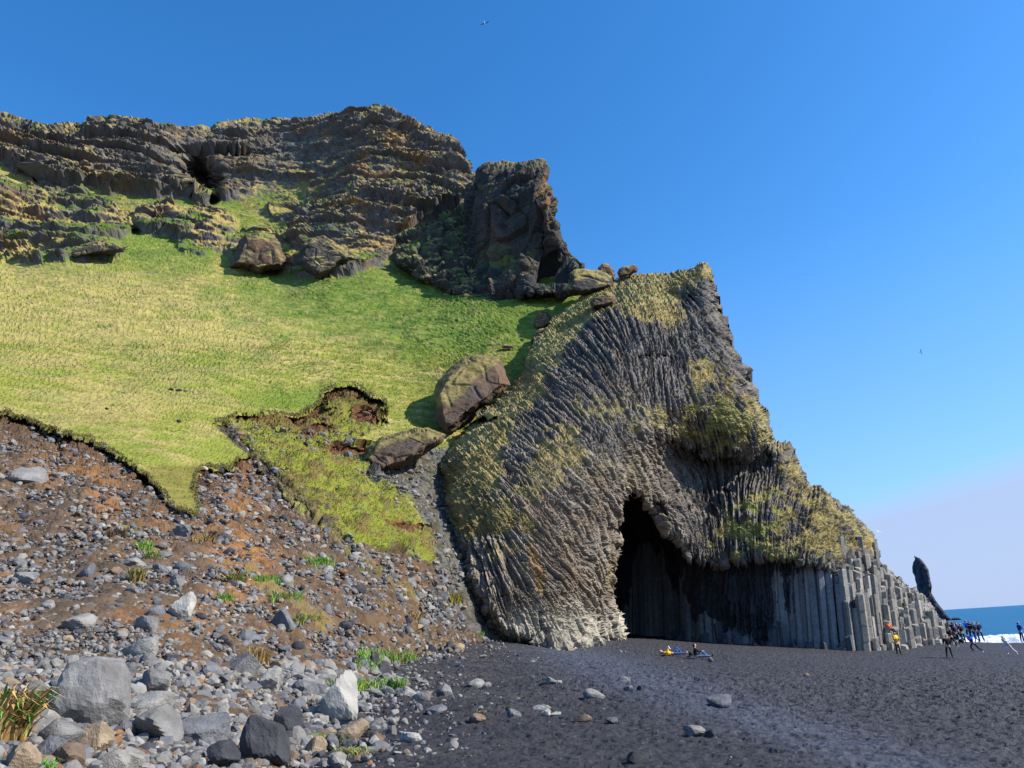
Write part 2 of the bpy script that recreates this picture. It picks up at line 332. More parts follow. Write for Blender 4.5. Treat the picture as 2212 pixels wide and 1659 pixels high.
c = mixc(c, lin((98,68,46)), np.clip(sl2*1.5, 0, 1)*.95); c = mixc(c, lin((88,76,66)), sl3*.9)
# green moss strips on the scree
for e in [(150,1500,0,0)]: pass
def strip(pts, w):
    d = np.full(X.shape, 1e9)
    for (ax, ay), (bx, by) in zip(pts[:-1], pts[1:]):
        t = np.clip(((X-ax)*(bx-ax)+(Y-ay)*(by-ay))/((bx-ax)**2+(by-ay)**2), 0, 1); d = np.minimum(d, np.hypot(X-ax-t*(bx-ax), Y-ay-t*(by-ay)))
    return sstep(3, -3, d-w+wz*-14)
mossz = np.maximum.reduce([strip([(265,1135),(300,1165),(340,1200)], 9), strip([(540,1235),(600,1280),(700,1350)], 16), strip([(590,1040),(640,1085),(665,1110)], 8),
        strip([(660,1205),(720,1240)], 9), strip([(720,1150),(800,1220),(900,1300)], 12)*.8, strip([(850,1165),(930,1180)], 12)])*np.maximum(screez, .7)
c = mixc(c, mixc(np.broadcast_to(lin((112,124,52)), G.shape), lin((132,112,70)), sstep(-.25, .15, g1)), np.clip(mossz*sstep(-.5, .1, g1), 0, 1)*.8)
G2 = G2 + nrm*(mossz*(.05+.12*g1)*near)[..., None]
c = np.clip(c*(.92+.16*rng.random(X.shape)[..., None]), 0, 1)*.80
inside = sil > 0
M_HILL = mat('turf_and_rock', vcol=True, rough=.95, nscale=2.0, nvar=.12, bump=.5, bscale=4., bdist=.12, spec=.15)
def grid_obj(name, sel, V3, C3, m, skirt=None, **k):
    """sel: per-vertex boolean; quads with all four corners selected"""
    h, w = sel.shape; q = sel[:-1, :-1] & sel[1:, :-1] & sel[:-1, 1:] & sel[1:, 1:] if skirt != 'any' else sel[:-1, :-1]
    idx = np.arange(h*w).reshape(h, w)
    a = np.stack([idx[:-1, :-1][q], idx[1:, :-1][q], idx[1:, 1:][q], idx[:-1, 1:][q]], 1)
    used = np.unique(a); mp_ = np.zeros(h*w, np.int64); mp_[used] = np.arange(len(used))
    V = V3.reshape(-1, 3)[used]; C = C3.reshape(-1, 3)[used]; Fc = mp_[a]
    if isinstance(skirt, (int, float)) and skirt:
        e = np.concatenate([Fc[:, [0, 1]], Fc[:, [1, 2]], Fc[:, [2, 3]], Fc[:, [3, 0]]]); key = np.minimum(e[:, 0], e[:, 1])*10**7+np.maximum(e[:, 0], e[:, 1])
        _, ii, cnt = np.unique(key, return_index=True, return_counts=True); be = e[ii[cnt == 1]]
        bv = np.unique(be); m2 = np.full(len(V), -1); m2[bv] = np.arange(len(bv))+len(V)
        cam_ = np.array([0, 0, CZ]); dirv = V[bv]-cam_; cen = V.mean(0)-cam_
        hv = dirv/np.linalg.norm(dirv, axis=1, keepdims=True)
        nv = V[bv] + hv*skirt + (V.mean(0)-V[bv])*.12; nv[:, 2] = np.minimum(nv[:, 2], V[bv][:, 2]-.1*0)
        V = np.r_[V, nv]; C = np.r_[C, C[bv]]
        sk = np.stack([be[:, 1], be[:, 0], m2[be[:, 0]], m2[be[:, 1]]], 1)
        Fc = np.r_[Fc, sk]
    return mesh_np(name, V, Fc, m, C, smooth=False, **k)
hz_ = (rockz > .5) & (Y < 615)
kind_ = np.where(hz_, 1, np.where(np.maximum(screez, gully) > .5, 2, 0))
from math import floor
def majority_objs(kd, name, label=None):
    sel = inside[:-1, :-1] & inside[1:, :-1] & inside[:-1, 1:] & inside[1:, 1:] & (kind_[:-1, :-1] == kd)
    full = np.zeros_like(inside); full[:-1, :-1] = sel
    return grid_obj(name, full, G2, c, M_HILL, skirt='any')
# the crest's far side, so the mountain has depth from elsewhere
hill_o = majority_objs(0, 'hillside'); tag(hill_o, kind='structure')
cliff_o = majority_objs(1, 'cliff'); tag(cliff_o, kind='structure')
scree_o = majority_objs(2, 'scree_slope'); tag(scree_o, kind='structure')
bx = np.arange(-400, 1010, 20.); skx = [p for p in SKYL if -400 <= p[0] <= 1010][:37]
by_ = np.interp(bx, [p[0] for p in skx], [p[1] for p in skx])
bB = np.exp(HT(bx, by_+6))+14; r0 = PT(bx, by_+5, bB); r1_ = r0+np.array([0, 60, -4]); r2_ = r0+np.array([0, 160, -150])
Vb = np.concatenate([r0, r1_, r2_]); nb = len(bx); fb = [[i, i+1, nb+i+1, nb+i] for i in range(nb-1)]+[[nb+i, nb+i+1, 2*nb+i+1, 2*nb+i] for i in range(nb-1)]
tag(mesh_np('mountain_plateau', Vb, np.array(fb), M_HILL, np.broadcast_to(OLV*.7, Vb.shape)), kind='structure')
HB = B.copy(); S1F, S2F, S3F = s1, s2, s3
TURFPTS = []
for sel_, n_b in (((kind_ == 0) & (Y > 740) & (tongue < .3) & (s1 < -2) & (s2 < -2) & inside, 30000), ((tongue > .5) & (screez < .4) & inside, 12000)):
    ii_ = np.flatnonzero(sel_.ravel()); ii_ = ii_[rng.integers(0, len(ii_), n_b)]
    TURFPTS.append((G2.reshape(-1, 3)[ii_], n2.reshape(-1, 3)[ii_], B.ravel()[ii_], c.reshape(-1, 3)[ii_]))
def hillY_at(px, py):
    px = np.asarray(px, float); py = np.asarray(py, float)
    i = np.clip(((px-xs[0])/st), 0, len(xs)-2); j = np.clip(((py-ys[0])/st), 0, len(ys)-2); i0 = i.astype(int); j0 = j.astype(int)
    return HB[j0, i0]
def surfY(px, py): return np.minimum(hillY_at(px, py), beachY(px, py))

# ------------------------------------------------------------------ beach
M_SAND = mat('black_sand', vcol=True, rough=.75, nscale=3., nvar=.25, bump=.9, bscale=9., bdist=.06, spec=.35)
az = np.radians(np.arange(-62, 66, .075)); rr = [1.2]
while rr[-1] < 140: rr.append(rr[-1]*1.0052+.002)
rr = np.array(rr); AZ, RR = np.meshgrid(az, rr)
bxx, byy = RR*np.sin(AZ), RR*np.cos(AZ); bz = gz0(bxx, byy)
p3 = np.stack([bxx, byy, bz], -1)
p2 = np.stack([bxx*1.3+byy*.5, byy*1.9-bxx*.3, bxx*0], -1)
dm1 = fbm(p2*2.2, 4, 201, .6); dm2, _, dmi = worley(np.stack([bxx*4.0, byy*5.4, bxx*0+.5], -1)+dm1[..., None]*.5, 203)
dm3 = fbm(p2*9, 3, 207)
amp = np.clip(RR/18, .4, 1.15)*np.clip(1.25-RR/110, .25, 1)
dim = (dm1*.06 - np.clip(.55-dm2, 0, 1)*.17 + dm3*.022)*amp
p3[..., 2] += dim + fbm(p2*.12, 3, 209)*.12*np.clip((RR-5)/20, 0, 1)*np.clip((118-byy)/20, 0, 1)
cx_, cy_ = proj(p3)
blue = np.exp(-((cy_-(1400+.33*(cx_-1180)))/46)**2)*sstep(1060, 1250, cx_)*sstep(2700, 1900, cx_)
wet = sstep(1.2, .35, bz)
bn = fbm(p2*.5, 4, 211); peb = hsh(np.floor(bxx*26), np.floor(byy*14), np.floor(bxx*0), 5)
ca = np.broadcast_to(lin((68,66,71)), p3.shape)*(1+.25*bn[..., None])
ca = mixc(ca, lin((104,92,80)), sstep(2, -10, bxx-.1*byy)*sstep(-.3, .4, bn)*.7)
ca = mixc(ca, lin((98,104,122)), np.clip(blue*(.7+.9*dm1), 0, 1)*.85)  # band of bluish pebbles, with their sheen painted into the sand colour
ca = mixc(ca, lin((130,130,132)), sstep(.985-.10*blue, .99, peb)*sstep(3, 9, RR)*.45)
ca = mixc(ca, lin((58,52,52)), wet*.8)
h, w = bxx.shape
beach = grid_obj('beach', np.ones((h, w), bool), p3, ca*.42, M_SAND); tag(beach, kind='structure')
# ------------------------------------------------------------------ sea
def sea_mat():
    m = bpy.data.materials.new('sea_water'); m.use_nodes = True; n = m.node_tree; b = n.nodes['Principled BSDF']; l = n.links.new
    b.inputs['Roughness'].default_value = .45; b.inputs['IOR'].default_value = 1.33; b.inputs['Specular IOR Level'].default_value = .2
    tc = n.nodes.new('ShaderNodeTexCoord'); mp = n.nodes.new('ShaderNodeMapping'); mp.inputs['Scale'].default_value = (.05, .16, 1); l(tc.outputs['Object'], mp.inputs[0])
    a = n.nodes.new('ShaderNodeTexNoise'); a.inputs['Scale'].default_value = 1.2; a.inputs['Detail'].default_value = 7; a.inputs['Roughness'].default_value = .62; l(mp.outputs[0], a.inputs['Vector'])
    r = n.nodes.new('ShaderNodeValToRGB'); e = r.color_ramp.elements; e[0].position = .30; e[0].color = (.008, .07, .15, 1); e[1].position = .62; e[1].color = (.015, .13, .25, 1)
    x = e.new(.70); x.color = (.03, .15, .30, 1); x = e.new(.745); x.color = (.75, .8, .85, 1)
    l(a.outputs[0], r.inputs[0]); l(r.outputs[0], b.inputs['Base Color'])
    bp = n.nodes.new('ShaderNodeBump'); bp.inputs['Strength'].default_value = .6; bp.inputs['Distance'].default_value = 1.2; l(a.outputs[0], bp.inputs['Height']); l(bp.outputs[0], b.inputs['Normal'])
    return m
M_SEA = sea_mat()
V = []; Fq = []
ya = np.array([60, 90, 104, 110, 116, 124, 134, 150, 180, 240, 350, 600, 1200, 3000, 9000, 30000.]); 
for y in ya: V += [(-y*1.2-200 if y > 3000 else 40, y, 0), (y*2.5+200, y, 0)]
for i in range(len(ya)-1): Fq.append([2*i, 2*i+1, 2*i+3, 2*i+2])
sea = mesh_np('sea', V, np.array(Fq), M_SEA); tag(sea, kind='structure')
M_FOAM = mat('sea_foam', lin((226,232,240)), rough=.8, nscale=.8, nvar=.12, bump=.6, bscale=1.5, bdist=.3)
fx = np.arange(52, 190, .22); fy = np.linspace(0, 1, 60); FX, FT = np.meshgrid(fx, fy)
yw = 119 + 1.2*np.sin(FX*.11) + .6*np.sin(FX*.37+1)       # the break line
FYY = yw + (FT-.12)*14 + fbm(np.stack([FX*.2, FT*2, FX*0], -1), 3, 301)*.9
prof = sstep(0, .10, FT)*sstep(1, .5, FT); hf = prof*(1.15+.35*fbm(np.stack([FX*.12, FT*0, FX*0], -1), 3, 303)) + prof*.35*fbm(np.stack([FX*1.1, FYY*.8, FX*0], -1), 4, 305, .6)
foam = grid_obj('surf', np.ones(FX.shape, bool), np.stack([FX, FYY, hf+.03-.15*(1-prof)], -1), np.ones(FX.shape+(3,)), M_FOAM); tag(foam, kind='structure')

# ------------------------------------------------------------------ headland
OUT_H = [(1262,640),(1300,622),(1330,606),(1345,598),(1380,592),(1440,591),(1478,585),(1500,580),(1510,574),(1527,570),(1531,585),(1540,612),(1546,640),(1551,672),(1562,690),(1572,712),(1580,745),(1598,775),(1612,806),(1616,830),(1627,850),(1632,872),(1642,895),(1660,915),(1668,935),(1671,952),(1696,962),(1712,985),(1722,1005),(1733,1022),(1738,1042),
         (1765,1050),(1795,1060),(1812,1082),(1835,1100),(1852,1122),(1872,1148),(1888,1172),(1897,1192),(1893,1215),(1915,1238),(1945,1258),(1962,1272),(1985,1282),(1998,1296),(2010,1312),(2022,1338),(2038,1352),(2047,1372),(2052,1420),
         (1900,1430),(1830,1430),(1600,1410),(1400,1392),(1345,1392),(1260,1425),(1200,1428),(1120,1420),(1060,1400),(1012,1330),(985,1285),(968,1225),(950,1165),(937,1110),(934,1060),(945,1010),(962,975),(985,945),(1012,915),(1060,880),(1108,835),(1128,795),(1150,745),(1190,700),(1230,665)]
CAVE = [(1343,1440),(1340,1368),(1332,1352),(1326,1330),(1324,1290),(1326,1240),(1331,1190),(1330,1150),(1329,1112),(1336,1090),(1348,1074),(1362,1062),(1376,1060),(1390,1075),(1402,1094),(1418,1106),(1430,1130),(1446,1150),(1462,1168),(1480,1186),(1492,1204),(1512,1216),(1545,1222),(1575,1208),(1600,1216),(1650,1206),(1700,1204),(1740,1218),(1780,1226),(1812,1240),(1830,1275),(1842,1330),(1852,1440)]
FC = [(934,1060,57),(962,975,60),(1012,915,65),(1108,835,74),(1150,745,86),(1230,665,103),(1262,640,106),(1330,606,109),(1440,591,104),(1527,572,92),
      (1000,1100,52),(975,1200,50),(1000,1280,47.5),(1050,1300,46.3),(1060,1385,45.5),(1150,1405,47),(1200,1415,47.5),(1150,1200,48),(1150,1000,53.5),(1200,900,61),(1250,800,68),(1310,700,78),(1370,640,89),(1100,900,64),(1180,760,80),
      (1262,1410,50),(1300,1392,53.5),(1335,1372,58),(1322,1250,57),(1280,1200,52.5),(1322,1140,57),(1370,1045,61),(1300,1050,56),(1300,900,61.5),(1400,950,65),(1400,800,71),(1490,700,81),(1500,620,90),
      (1548,680,86),(1600,800,80),(1640,895,78),(1690,980,79),(1735,1040,80),(1500,900,72),(1580,910,74),(1460,860,69),
      (1450,985,74.5),(1550,1010,77.5),(1650,1030,78.5),(1400,1040,66),(1440,1110,68),(1480,1160,71),(1560,1170,71.8),(1650,1085,73),(1740,1090,76),(1840,1150,79),(1800,1080,79),(1888,1200,80),(1700,1180,70.6),(1780,1210,71),(1830,1300,70.5),(1836,1404,70.7),
      (1900,1408,72),(1900,1300,75),(1960,1290,79),(2000,1400,75.5),(2010,1330,79),(2045,1400,77)]
RC = [(1335,1100,84),(1335,1250,88),(1342,1372,92),(1400,1090,80),(1400,1372,90),(1500,1385,82),(1600,1392,76.5),(1700,1398,74),(1830,1406,71.3),(1500,1230,78),(1600,1220,74),(1700,1210,72.3),(1780,1250,71.6),(1400,1230,92)]
TF = TPS([(a, b) for a, b, _ in FC], np.log([c_ for *_, c_ in FC]), 600., 3e-4); TR = TPS([(a, b) for a, b, _ in RC], np.log([c_ for *_, c_ in RC]), 600.)
sh = 1.3
xs2 = np.arange(922, 2066, sh); ys2 = np.arange(560, 1442, sh); X, Y = np.meshgrid(xs2, ys2)
Z0 = X*0
jag = fbm(np.stack([X*.06, Y*.06, Z0], -1), 4, 401)
sil = sdf(OUT_H, X, Y) + jag*5 + 4*fbm(np.stack([X*.018, Y*.018, Z0], -1), 2, 403)*sstep(650, 800, Y)
cav = sdf(CAVE, X, Y) + fbm(np.stack([X*.05, Y*.04, Z0], -1), 4, 405)*9
B = np.exp(TF(X, Y)); Rr = np.exp(TR(X, Y))
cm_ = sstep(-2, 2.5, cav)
FrontB = B.copy()
rw = np.where(X < 1150, 58, 34)
roll = (1-np.sqrt(np.clip(1-(1-np.clip(sil, 0, rw)/rw)**2, 0, 1)))*np.where(X < 1150, 22, 9)*sstep(1425, 1380, Y)*np.where((X < 1330) & (Y < 900), .12, 1)
B = B + roll
# cave mouth rim: rounded inwards
rim = np.clip(-cav, 0, 26)/26; B = B + 1.6*(1-np.sqrt(1-(1-rim)**2))*(cav < 0)*sstep(1900, 1500, X)
B = np.where(cm_ > 0, B*(1-cm_)+np.maximum(Rr, B)*cm_, B)
# the dark overhang band under the big grass ledge, and other clefts
def cz(poly, depth, soft=10):
    global B
    B = B + depth*sstep(-3, soft, sdf(poly, X, Y)+jag*9)
cz([(1415,945),(1470,950),(1540,985),(1600,985),(1650,960),(1690,985),(1660,1015),(1600,1040),(1560,1085),(1530,1130),(1490,1120),(1450,1060),(1420,1010)], 2.0, 16)
cz([(1395,1100),(1405,1082),(1430,1085),(1445,1110),(1425,1125)], 3, 10)
cz([(1345,770),(1420,760),(1470,775),(1420,785)], .8, 6)
cz([(1400,640),(1470,625),(1500,640),(1480,665),(1420,660)], 2, 8)
G = PT(X, Y, B); nrm = gnorm(G)
# column direction field (degrees from vertical, positive = runs down to the right)
DF = [(1000,1350,14),(1050,1250,10),(1150,1350,26),(1130,1250,30),(1220,1280,42),(1280,1350,25),(1320,1250,6),(1320,1130,12),(1150,1130,42),(1100,1000,50),(1180,1040,44),(1280,1050,38),(1360,1000,25),(1200,880,45),(1260,800,42),(1300,740,34),
      (1350,850,22),(1400,800,8),(1460,760,12),(1440,850,6),(1520,800,34),(1560,740,44),(1540,660,50),(1600,850,45),(1400,920,25),(1480,940,14),(1560,1000,10),(1620,1010,-6),(1690,1000,-10),(1440,1090,38),(1480,1120,22),(1540,1120,6),(1620,1140,0),
      (1500,1250,4),(1650,1300,4),(1800,1300,4),(1400,1300,3),(1950,1350,3),(1340,700,25),(1250,720,50),(950,1100,20)]
TA = TPS([(a, b) for a, b, _ in DF], np.radians([d for *_, d in DF]), 600., 2e-3)
ang = TA(X, Y) + .10*fbm(np.stack([X*.012, Y*.012, Z0], -1), 3, 411)
vx, vy = np.sin(ang), np.cos(ang)
def lic(noise, L):
    h, w = noise.shape; acc = noise.copy(); n = 1.
    for sgn in (1, -1):
        px, py = np.meshgrid(np.arange(w, dtype=float), np.arange(h, dtype=float))
        for k in range(L):
            ix = np.clip(np.rint(px).astype(int), 0, w-1); iy = np.clip(np.rint(py).astype(int), 0, h-1)
            px += sgn*vx[iy, ix]; py += sgn*vy[iy, ix]
            acc += noise[np.clip(np.rint(py).astype(int), 0, h-1), np.clip(np.rint(px).astype(int), 0, w-1)]; n += 1
    return acc/n
def blur(a, k=1):
    for _ in range(k):
        a = (np.roll(a, 1, 0)+np.roll(a, -1, 0)+2*a)/4; a = (np.roll(a, 1, 1)+np.roll(a, -1, 1)+2*a)/4
    return a
def eq(a):
    r = np.argsort(np.argsort(a.ravel()))/a.size; return r.reshape(a.shape)
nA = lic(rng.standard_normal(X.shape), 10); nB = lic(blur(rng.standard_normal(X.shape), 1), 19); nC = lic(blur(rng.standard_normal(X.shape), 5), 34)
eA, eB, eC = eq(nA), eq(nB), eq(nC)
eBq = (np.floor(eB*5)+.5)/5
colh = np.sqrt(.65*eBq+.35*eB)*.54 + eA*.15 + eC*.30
pm = fbm(G*.55, 5, 421, .6, True); bl1, bl2, bli = worley(G*np.array([.7, .7, .5])+pm[..., None]*.3, 423)
soft = fbm(G*.16, 4, 425)
W_ = lambda poly, amp=14, s=5: sstep(-s, s, sdf(poly, X, Y)+jag*amp)
capz = W_([(1262,600),(1527,560),(1536,600),(1500,622),(1470,640),(1478,668),(1490,690),(1440,705),(1400,700),(1350,680),(1312,668),(1290,690),(1250,720),(1215,760),(1190,800),(1168,850),(1130,890),(1105,950),(1078,1000),(1085,1060),(1130,1110),(1150,1140),(1085,1150),(1020,1165),(970,1130),(920,1050),(960,960),(1110,820),(1150,735),(1230,640)], 22, 6)
ledg = W_([(1478,795),(1500,770),(1535,772),(1580,820),(1625,860),(1668,940),(1640,965),(1560,972),(1490,950),(1440,920),(1380,895),(1390,880),(1460,885),(1500,870)], 30, 6)
shou = W_([(1600,1085),(1635,1052),(1700,1042),(1750,1040),(1815,1070),(1900,1190),(1880,1205),(1830,1190),(1800,1215),(1740,1210),(1690,1215),(1650,1200),(1580,1212),(1520,1200),(1480,1170),(1550,1140)], 32, 6)
pat = np.maximum.reduce([W_([(1165,935),(1240,920),(1260,990),(1200,1050),(1150,1090),(1110,1060),(1140,1000)], 26, 8)*.8, W_([(1235,875),(1330,865),(1430,880),(1440,915),(1330,925),(1250,900)], 30, 10)*.75,
        W_([(1625,940),(1668,930),(1740,1040),(1700,1045),(1670,990)], 16, 6), W_([(1050,1180),(1110,1170),(1150,1205),(1130,1240),(1060,1230)], 18, 8)*.55, W_([(1280,1210),(1320,1200),(1330,1260),(1300,1280)], 14, 8)*.4,
        W_([(1395,1085),(1340,1040),(1280,1060),(1220,1030),(1300,980),(1380,990)], 26, 20)*.3])
pmix = fbm(G*.8, 4, 431, .6)
pat = pat*sstep(-.35, .15, pmix)
veg = np.clip(np.maximum.reduce([capz*sstep(-.42, -.12, pmix+.12), ledg*sstep(-.26, .04, pmix), shou*sstep(-.16, .1, pmix), pat]), 0, 1)
veg *= (cav < 6)
basef = W_([(1040,1340),(1150,1345),(1262,1330),(1345,1330),(1345,1440),(1040,1440)], 20, 14)
tfac = np.clip(B/70, .6, 1.2)
tus = fbm(np.stack([G[..., 0]*1.2, G[..., 1]*1.2, G[..., 2]*2.4], -1), 4, 433, .6)
H = (colh-.5)*1.05*tfac*(1-.45*basef) + soft*.55 + pm*.22
H = H + (bli-.5)*.5*basef + (bli-.5)*.55*sstep(-.1, .4, jag) - .25*sstep(.06, 0, bl2-bl1)*sstep(-.2, .3, jag)
Hv = soft*.55 + .55*(tus) + (.5-bl1)*.5 + colh*.3
H = H*(1-veg*.8) + Hv*veg*.8
H = np.where(cm_ > .5, H*.8+soft*.8, H)
G2 = G + nrm*H[..., None]
n2 = gnorm(G2)
RKH = lin((136,124,108)); RKD = lin((106,99,90)); PALE = lin((184,176,156)); BRN = lin((136,114,88))
c = mixc(np.broadcast_to(RKD, G.shape), RKH, sstep(700, 1150, Y+jag*80)*sstep(1560, 1350, X)); c = c*(.40+.95*eBq)[..., None]*(.75+.5*eA)[..., None]  # gaps between columns darkened in the colour, as shade would
c = mixc(c, BRN, sstep(.0, .5, fbm(G*.3, 4, 441))*.45*sstep(1500, 1300, X)); c = mixc(c, PALE*(.8+.3*eB[..., None]), W_([(1020,1355),(1100,1330),(1250,1300),(1300,1330),(1345,1340),(1345,1440),(1020,1440)], 26, 26)*.7)
c = mixc(c, lin((186,150,92)), W_([(1135,1180),(1150,1180),(1165,1240),(1160,1290),(1150,1290),(1140,1230)], 8, 5)*.6)
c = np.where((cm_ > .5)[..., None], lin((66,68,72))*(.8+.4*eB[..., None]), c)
vg = mixc(np.broadcast_to(lin((166,148,88)), G.shape), lin((116,98,56)), sstep(-.05, .4, tus))
vg = vg*(1+.5*fbm(G*.45, 4, 447)[..., None]); vg = mixc(vg, lin((172,160,104)), sstep(-.2, .4, fbm(G*.2, 3, 443))*.7*sstep(560, 640, Y))
vg = mixc(vg, lin((112,132,52)), .55*np.clip(W_([(1490,860),(1600,870),(1620,930),(1560,965),(1490,930)], 24, 20)*.7+W_([(1560,1170),(1600,1090),(1680,1060),(1690,1130),(1640,1200)], 24, 14)*.8+W_([(1110,800),(1160,735),(1250,650),(1300,640),(1180,790)], 16, 14)*.6+W_([(1390,600),(1480,596),(1500,610),(1400,660),(1310,650)], 16, 14)*.35, 0, 1)*sstep(-.2, .25, pmix+.1+tus*.4))
vg = mixc(vg, lin((96,84,44)), W_([(930,1040),(1010,1030),(1090,1080),(1150,1140),(1020,1170),(950,1130)], 16, 16)*.5)
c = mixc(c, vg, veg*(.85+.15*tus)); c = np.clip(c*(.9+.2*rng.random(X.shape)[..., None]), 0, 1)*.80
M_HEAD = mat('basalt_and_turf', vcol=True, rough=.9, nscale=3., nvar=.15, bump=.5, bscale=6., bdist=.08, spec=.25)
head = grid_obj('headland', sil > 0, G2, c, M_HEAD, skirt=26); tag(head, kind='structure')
HEADF = (xs2, ys2, B, cav, sil, veg)
ii_ = np.flatnonzero(((veg > .55) & (sil > 5)).ravel()); ii_ = ii_[rng.integers(0, len(ii_), 17000)]; HEADPTS = (G2.reshape(-1, 3)[ii_], n2.reshape(-1, 3)[ii_], B.ravel()[ii_], c.reshape(-1, 3)[ii_]*1.55)
# ------------------------------------------------------------------ basalt columns on the headland
M_COL = mat('column_basalt', vcol=True, rough=.85, nscale=4., nvar=.22, bump=.6, bscale=7., bdist=.05, spec=.3)
def prism(x, y, z0, z1, r, lean=(0, 0), tilt=.25, col=(.2, .2, .2), jointed=True):
    n = random.choice((5, 6, 6, 6, 7)); a0 = random.random()*6.28
    an = [a0+6.283*(k+random.uniform(-.22, .22))/n for k in range(n)]; rd = [r*random.uniform(.88, 1.14) for _ in range(n)]
    tx, ty = random.uniform(-tilt, tilt), random.uniform(-tilt, tilt)
    lv = [z0]; z = z0+random.uniform(.4, 1.4)
    if jointed:
        while z < z1-.5: lv += [z-.015, z+.015]; z += random.uniform(.7, 1.9)
    lv += [z1-.10, z1]; V = []; C_ = []; ox = oy = 0
    for k, zz in enumerate(lv):
        if jointed and k % 2 == 1: sc_ = .99
        else: sc_ = 1.0
        if k % 2 == 0 and k: ox += random.uniform(-.035, .035); oy += random.uniform(-.035, .035)
        if k == len(lv)-1: sc_ = .88
        tone = 1+random.uniform(-.12, .12)
        for a, q in zip(an, rd):
            dx, dy = math.cos(a)*q*sc_, math.sin(a)*q*sc_
            top = (dx*tx+dy*ty)*(1 if k >= len(lv)-2 else 0)
            V.append((x+ox+dx+lean[0]*(zz-z0), y+oy+dy+lean[1]*(zz-z0), zz+top)); C_.append(np.array(col)*tone)
    Fq = []
    for k in range(len(lv)-1):
        for j in range(n): Fq.append([k*n+j, k*n+(j+1) % n, (k+1)*n+(j+1) % n, (k+1)*n+j])
    V.append((np.mean([v[0] for v in V[-n:]]), np.mean([v[1] for v in V[-n:]]), z1)); C_.append(np.array(col)*1.05); m = len(V)-1; b = (len(lv)-1)*n
    Ft = [[b+j, b+(j+1) % n, m] for j in range(n)]
    return np.array(V), np.array(Fq), np.array(Ft), np.array(C_)
cols = []
rs = random.Random(11)
# the shaded wall of tall pillars
pxs = np.arange(1352, 1852, 1.5); bw = np.exp(TR(pxs, pxs*0+1385)); pw = PT(pxs, 1388+0*pxs, bw)
cumd = np.r_[0, np.cumsum(np.hypot(*np.diff(pw[:, :2], axis=0).T))]
def ceil_y(px):
    i = int((px-xs2[0])/sh); colmn = cav[:, i]; j = np.argmax(colmn > 0); return ys2[j]
dd = 0
while dd < cumd[-1]:
    i = np.searchsorted(cumd, dd); px = pxs[min(i, len(pxs)-1)]; P0 = pw[min(i, len(pxs)-1)]
    r = rs.uniform(.30, .43)*(1.0 if px > 1480 else .85); yc = ceil_y(px); zt = PT(px, yc-8, bw[min(i, len(pxs)-1)])[2]+.8
    gz_ = float(gz0(P0[0], P0[1])); nrm_ = np.array([-.87, -.5])
    bowl = .5*math.sin(dd*.55)+.3*math.sin(dd*1.7)
    for row in (0, 1):
        q = P0[:2]+nrm_*(.35+bowl-row*.7)+np.array([.5, -.87])*(row*.4)
        t_ = zt if row else zt-rs.uniform(0, .5)*(zt-gz_)*(rs.random() < .12)
        cols.append((q[0]-.6, q[1], gz_-.6, t_, r, (.10, .0), .25, lin((124,124,124)), 3 if row == 0 else 1))
    if px > 1470 and rs.random() < .75:
        for _ in range(rs.choice((1, 2))):
            q = P0[:2]+nrm_*rs.uniform(.8, 2.2)+np.array([.5, -.87])*rs.uniform(-.5, .5)
            cols.append((q[0], q[1], gz_-.5, gz_+rs.uniform(.3, 2.2)*rs.random(), rs.uniform(.3, .5), (0, 0), .8, lin((84,86,90)), .5))
    dd += r*1.62
# the stepped pillars in the sun
sel = (X > 1560) & (Y > 1165) & (cav < 2) & (sil > 4)
Pq = G2[sel]; vq = veg[sel]; Xq = X[sel]; Yq = Y[sel]
s_ = .58; cells = {}
key = np.stack([np.floor(Pq[:, 0]/s_*1.0).astype(int), np.floor(Pq[:, 1]/(s_*.87)).astype(int)], 1)
for (a, b), z, v, xx, yy in zip(map(tuple, key), Pq[:, 2], vq, Xq, Yq):
    t_ = cells.get((a, b))
    if t_ is None: cells[(a, b)] = [z, v, 1, xx, yy]
    else:
        if z > t_[0]: t_[0] = z; t_[3] = xx; t_[4] = yy
        t_[1] += v; t_[2] += 1
for (a, b), (z, v, n_, xx, yy) in cells.items():
    v /= n_
    if n_ < 3: continue
    x = (a+.5+(.5 if b % 2 else 0))*s_+rs.uniform(-.08, .08); y = (b+.5)*s_*.87+rs.uniform(-.08, .08)
    low = yy > 1215+max(0, (1800-xx))*.15 or xx > 1880
    if v > .45 and rs.random() > (.10 if not low else .35): continue
    if not low and rs.random() < .9: continue
    if xx < 1800 and yy < 1235 and rs.random() > .1: continue
    g_ = float(gz0(x, y)); zt = z+rs.choice((-1.2, -.6, -.2, .1, .3, .7, 1.2))*.55+mnoise.noise((x*.8, y*.8, 3))*.9
    if xx > 1880: zt = z + rs.uniform(-.9, .25)
    lim_ = np.interp(proj((x, y, zt))[0], [p[0] for p in OUT_H[24:47]], [p[1] for p in OUT_H[24:47]])
    if yy < 1265: zt = min(zt, z+.35)
    for _ in range(12):
        if xx > 1800 and proj((x, y, zt))[1] < lim_+1: zt -= .3
    zb = g_-.5 if xx > 1835 else (max(g_-.5, zt-rs.uniform(1.2, 2.2)) if xx < 1790 else g_-.5)
    if xx < 1805 and yy > 1200+(xx-1600)*.12: continue
    if zt < g_+.15: zt = g_+rs.uniform(.2, .6)
    cb = lin((148,142,131)) if xx > 1780 else lin((116,112,104))
    cols.append((x-(zt-zb)*.085, y, zb, zt, s_*.56*rs.choice((.9, 1, 1, 1.25)), (.085, 0), .45, cb*rs.uniform(.6, 1.15), 2+(yy > 1230)))
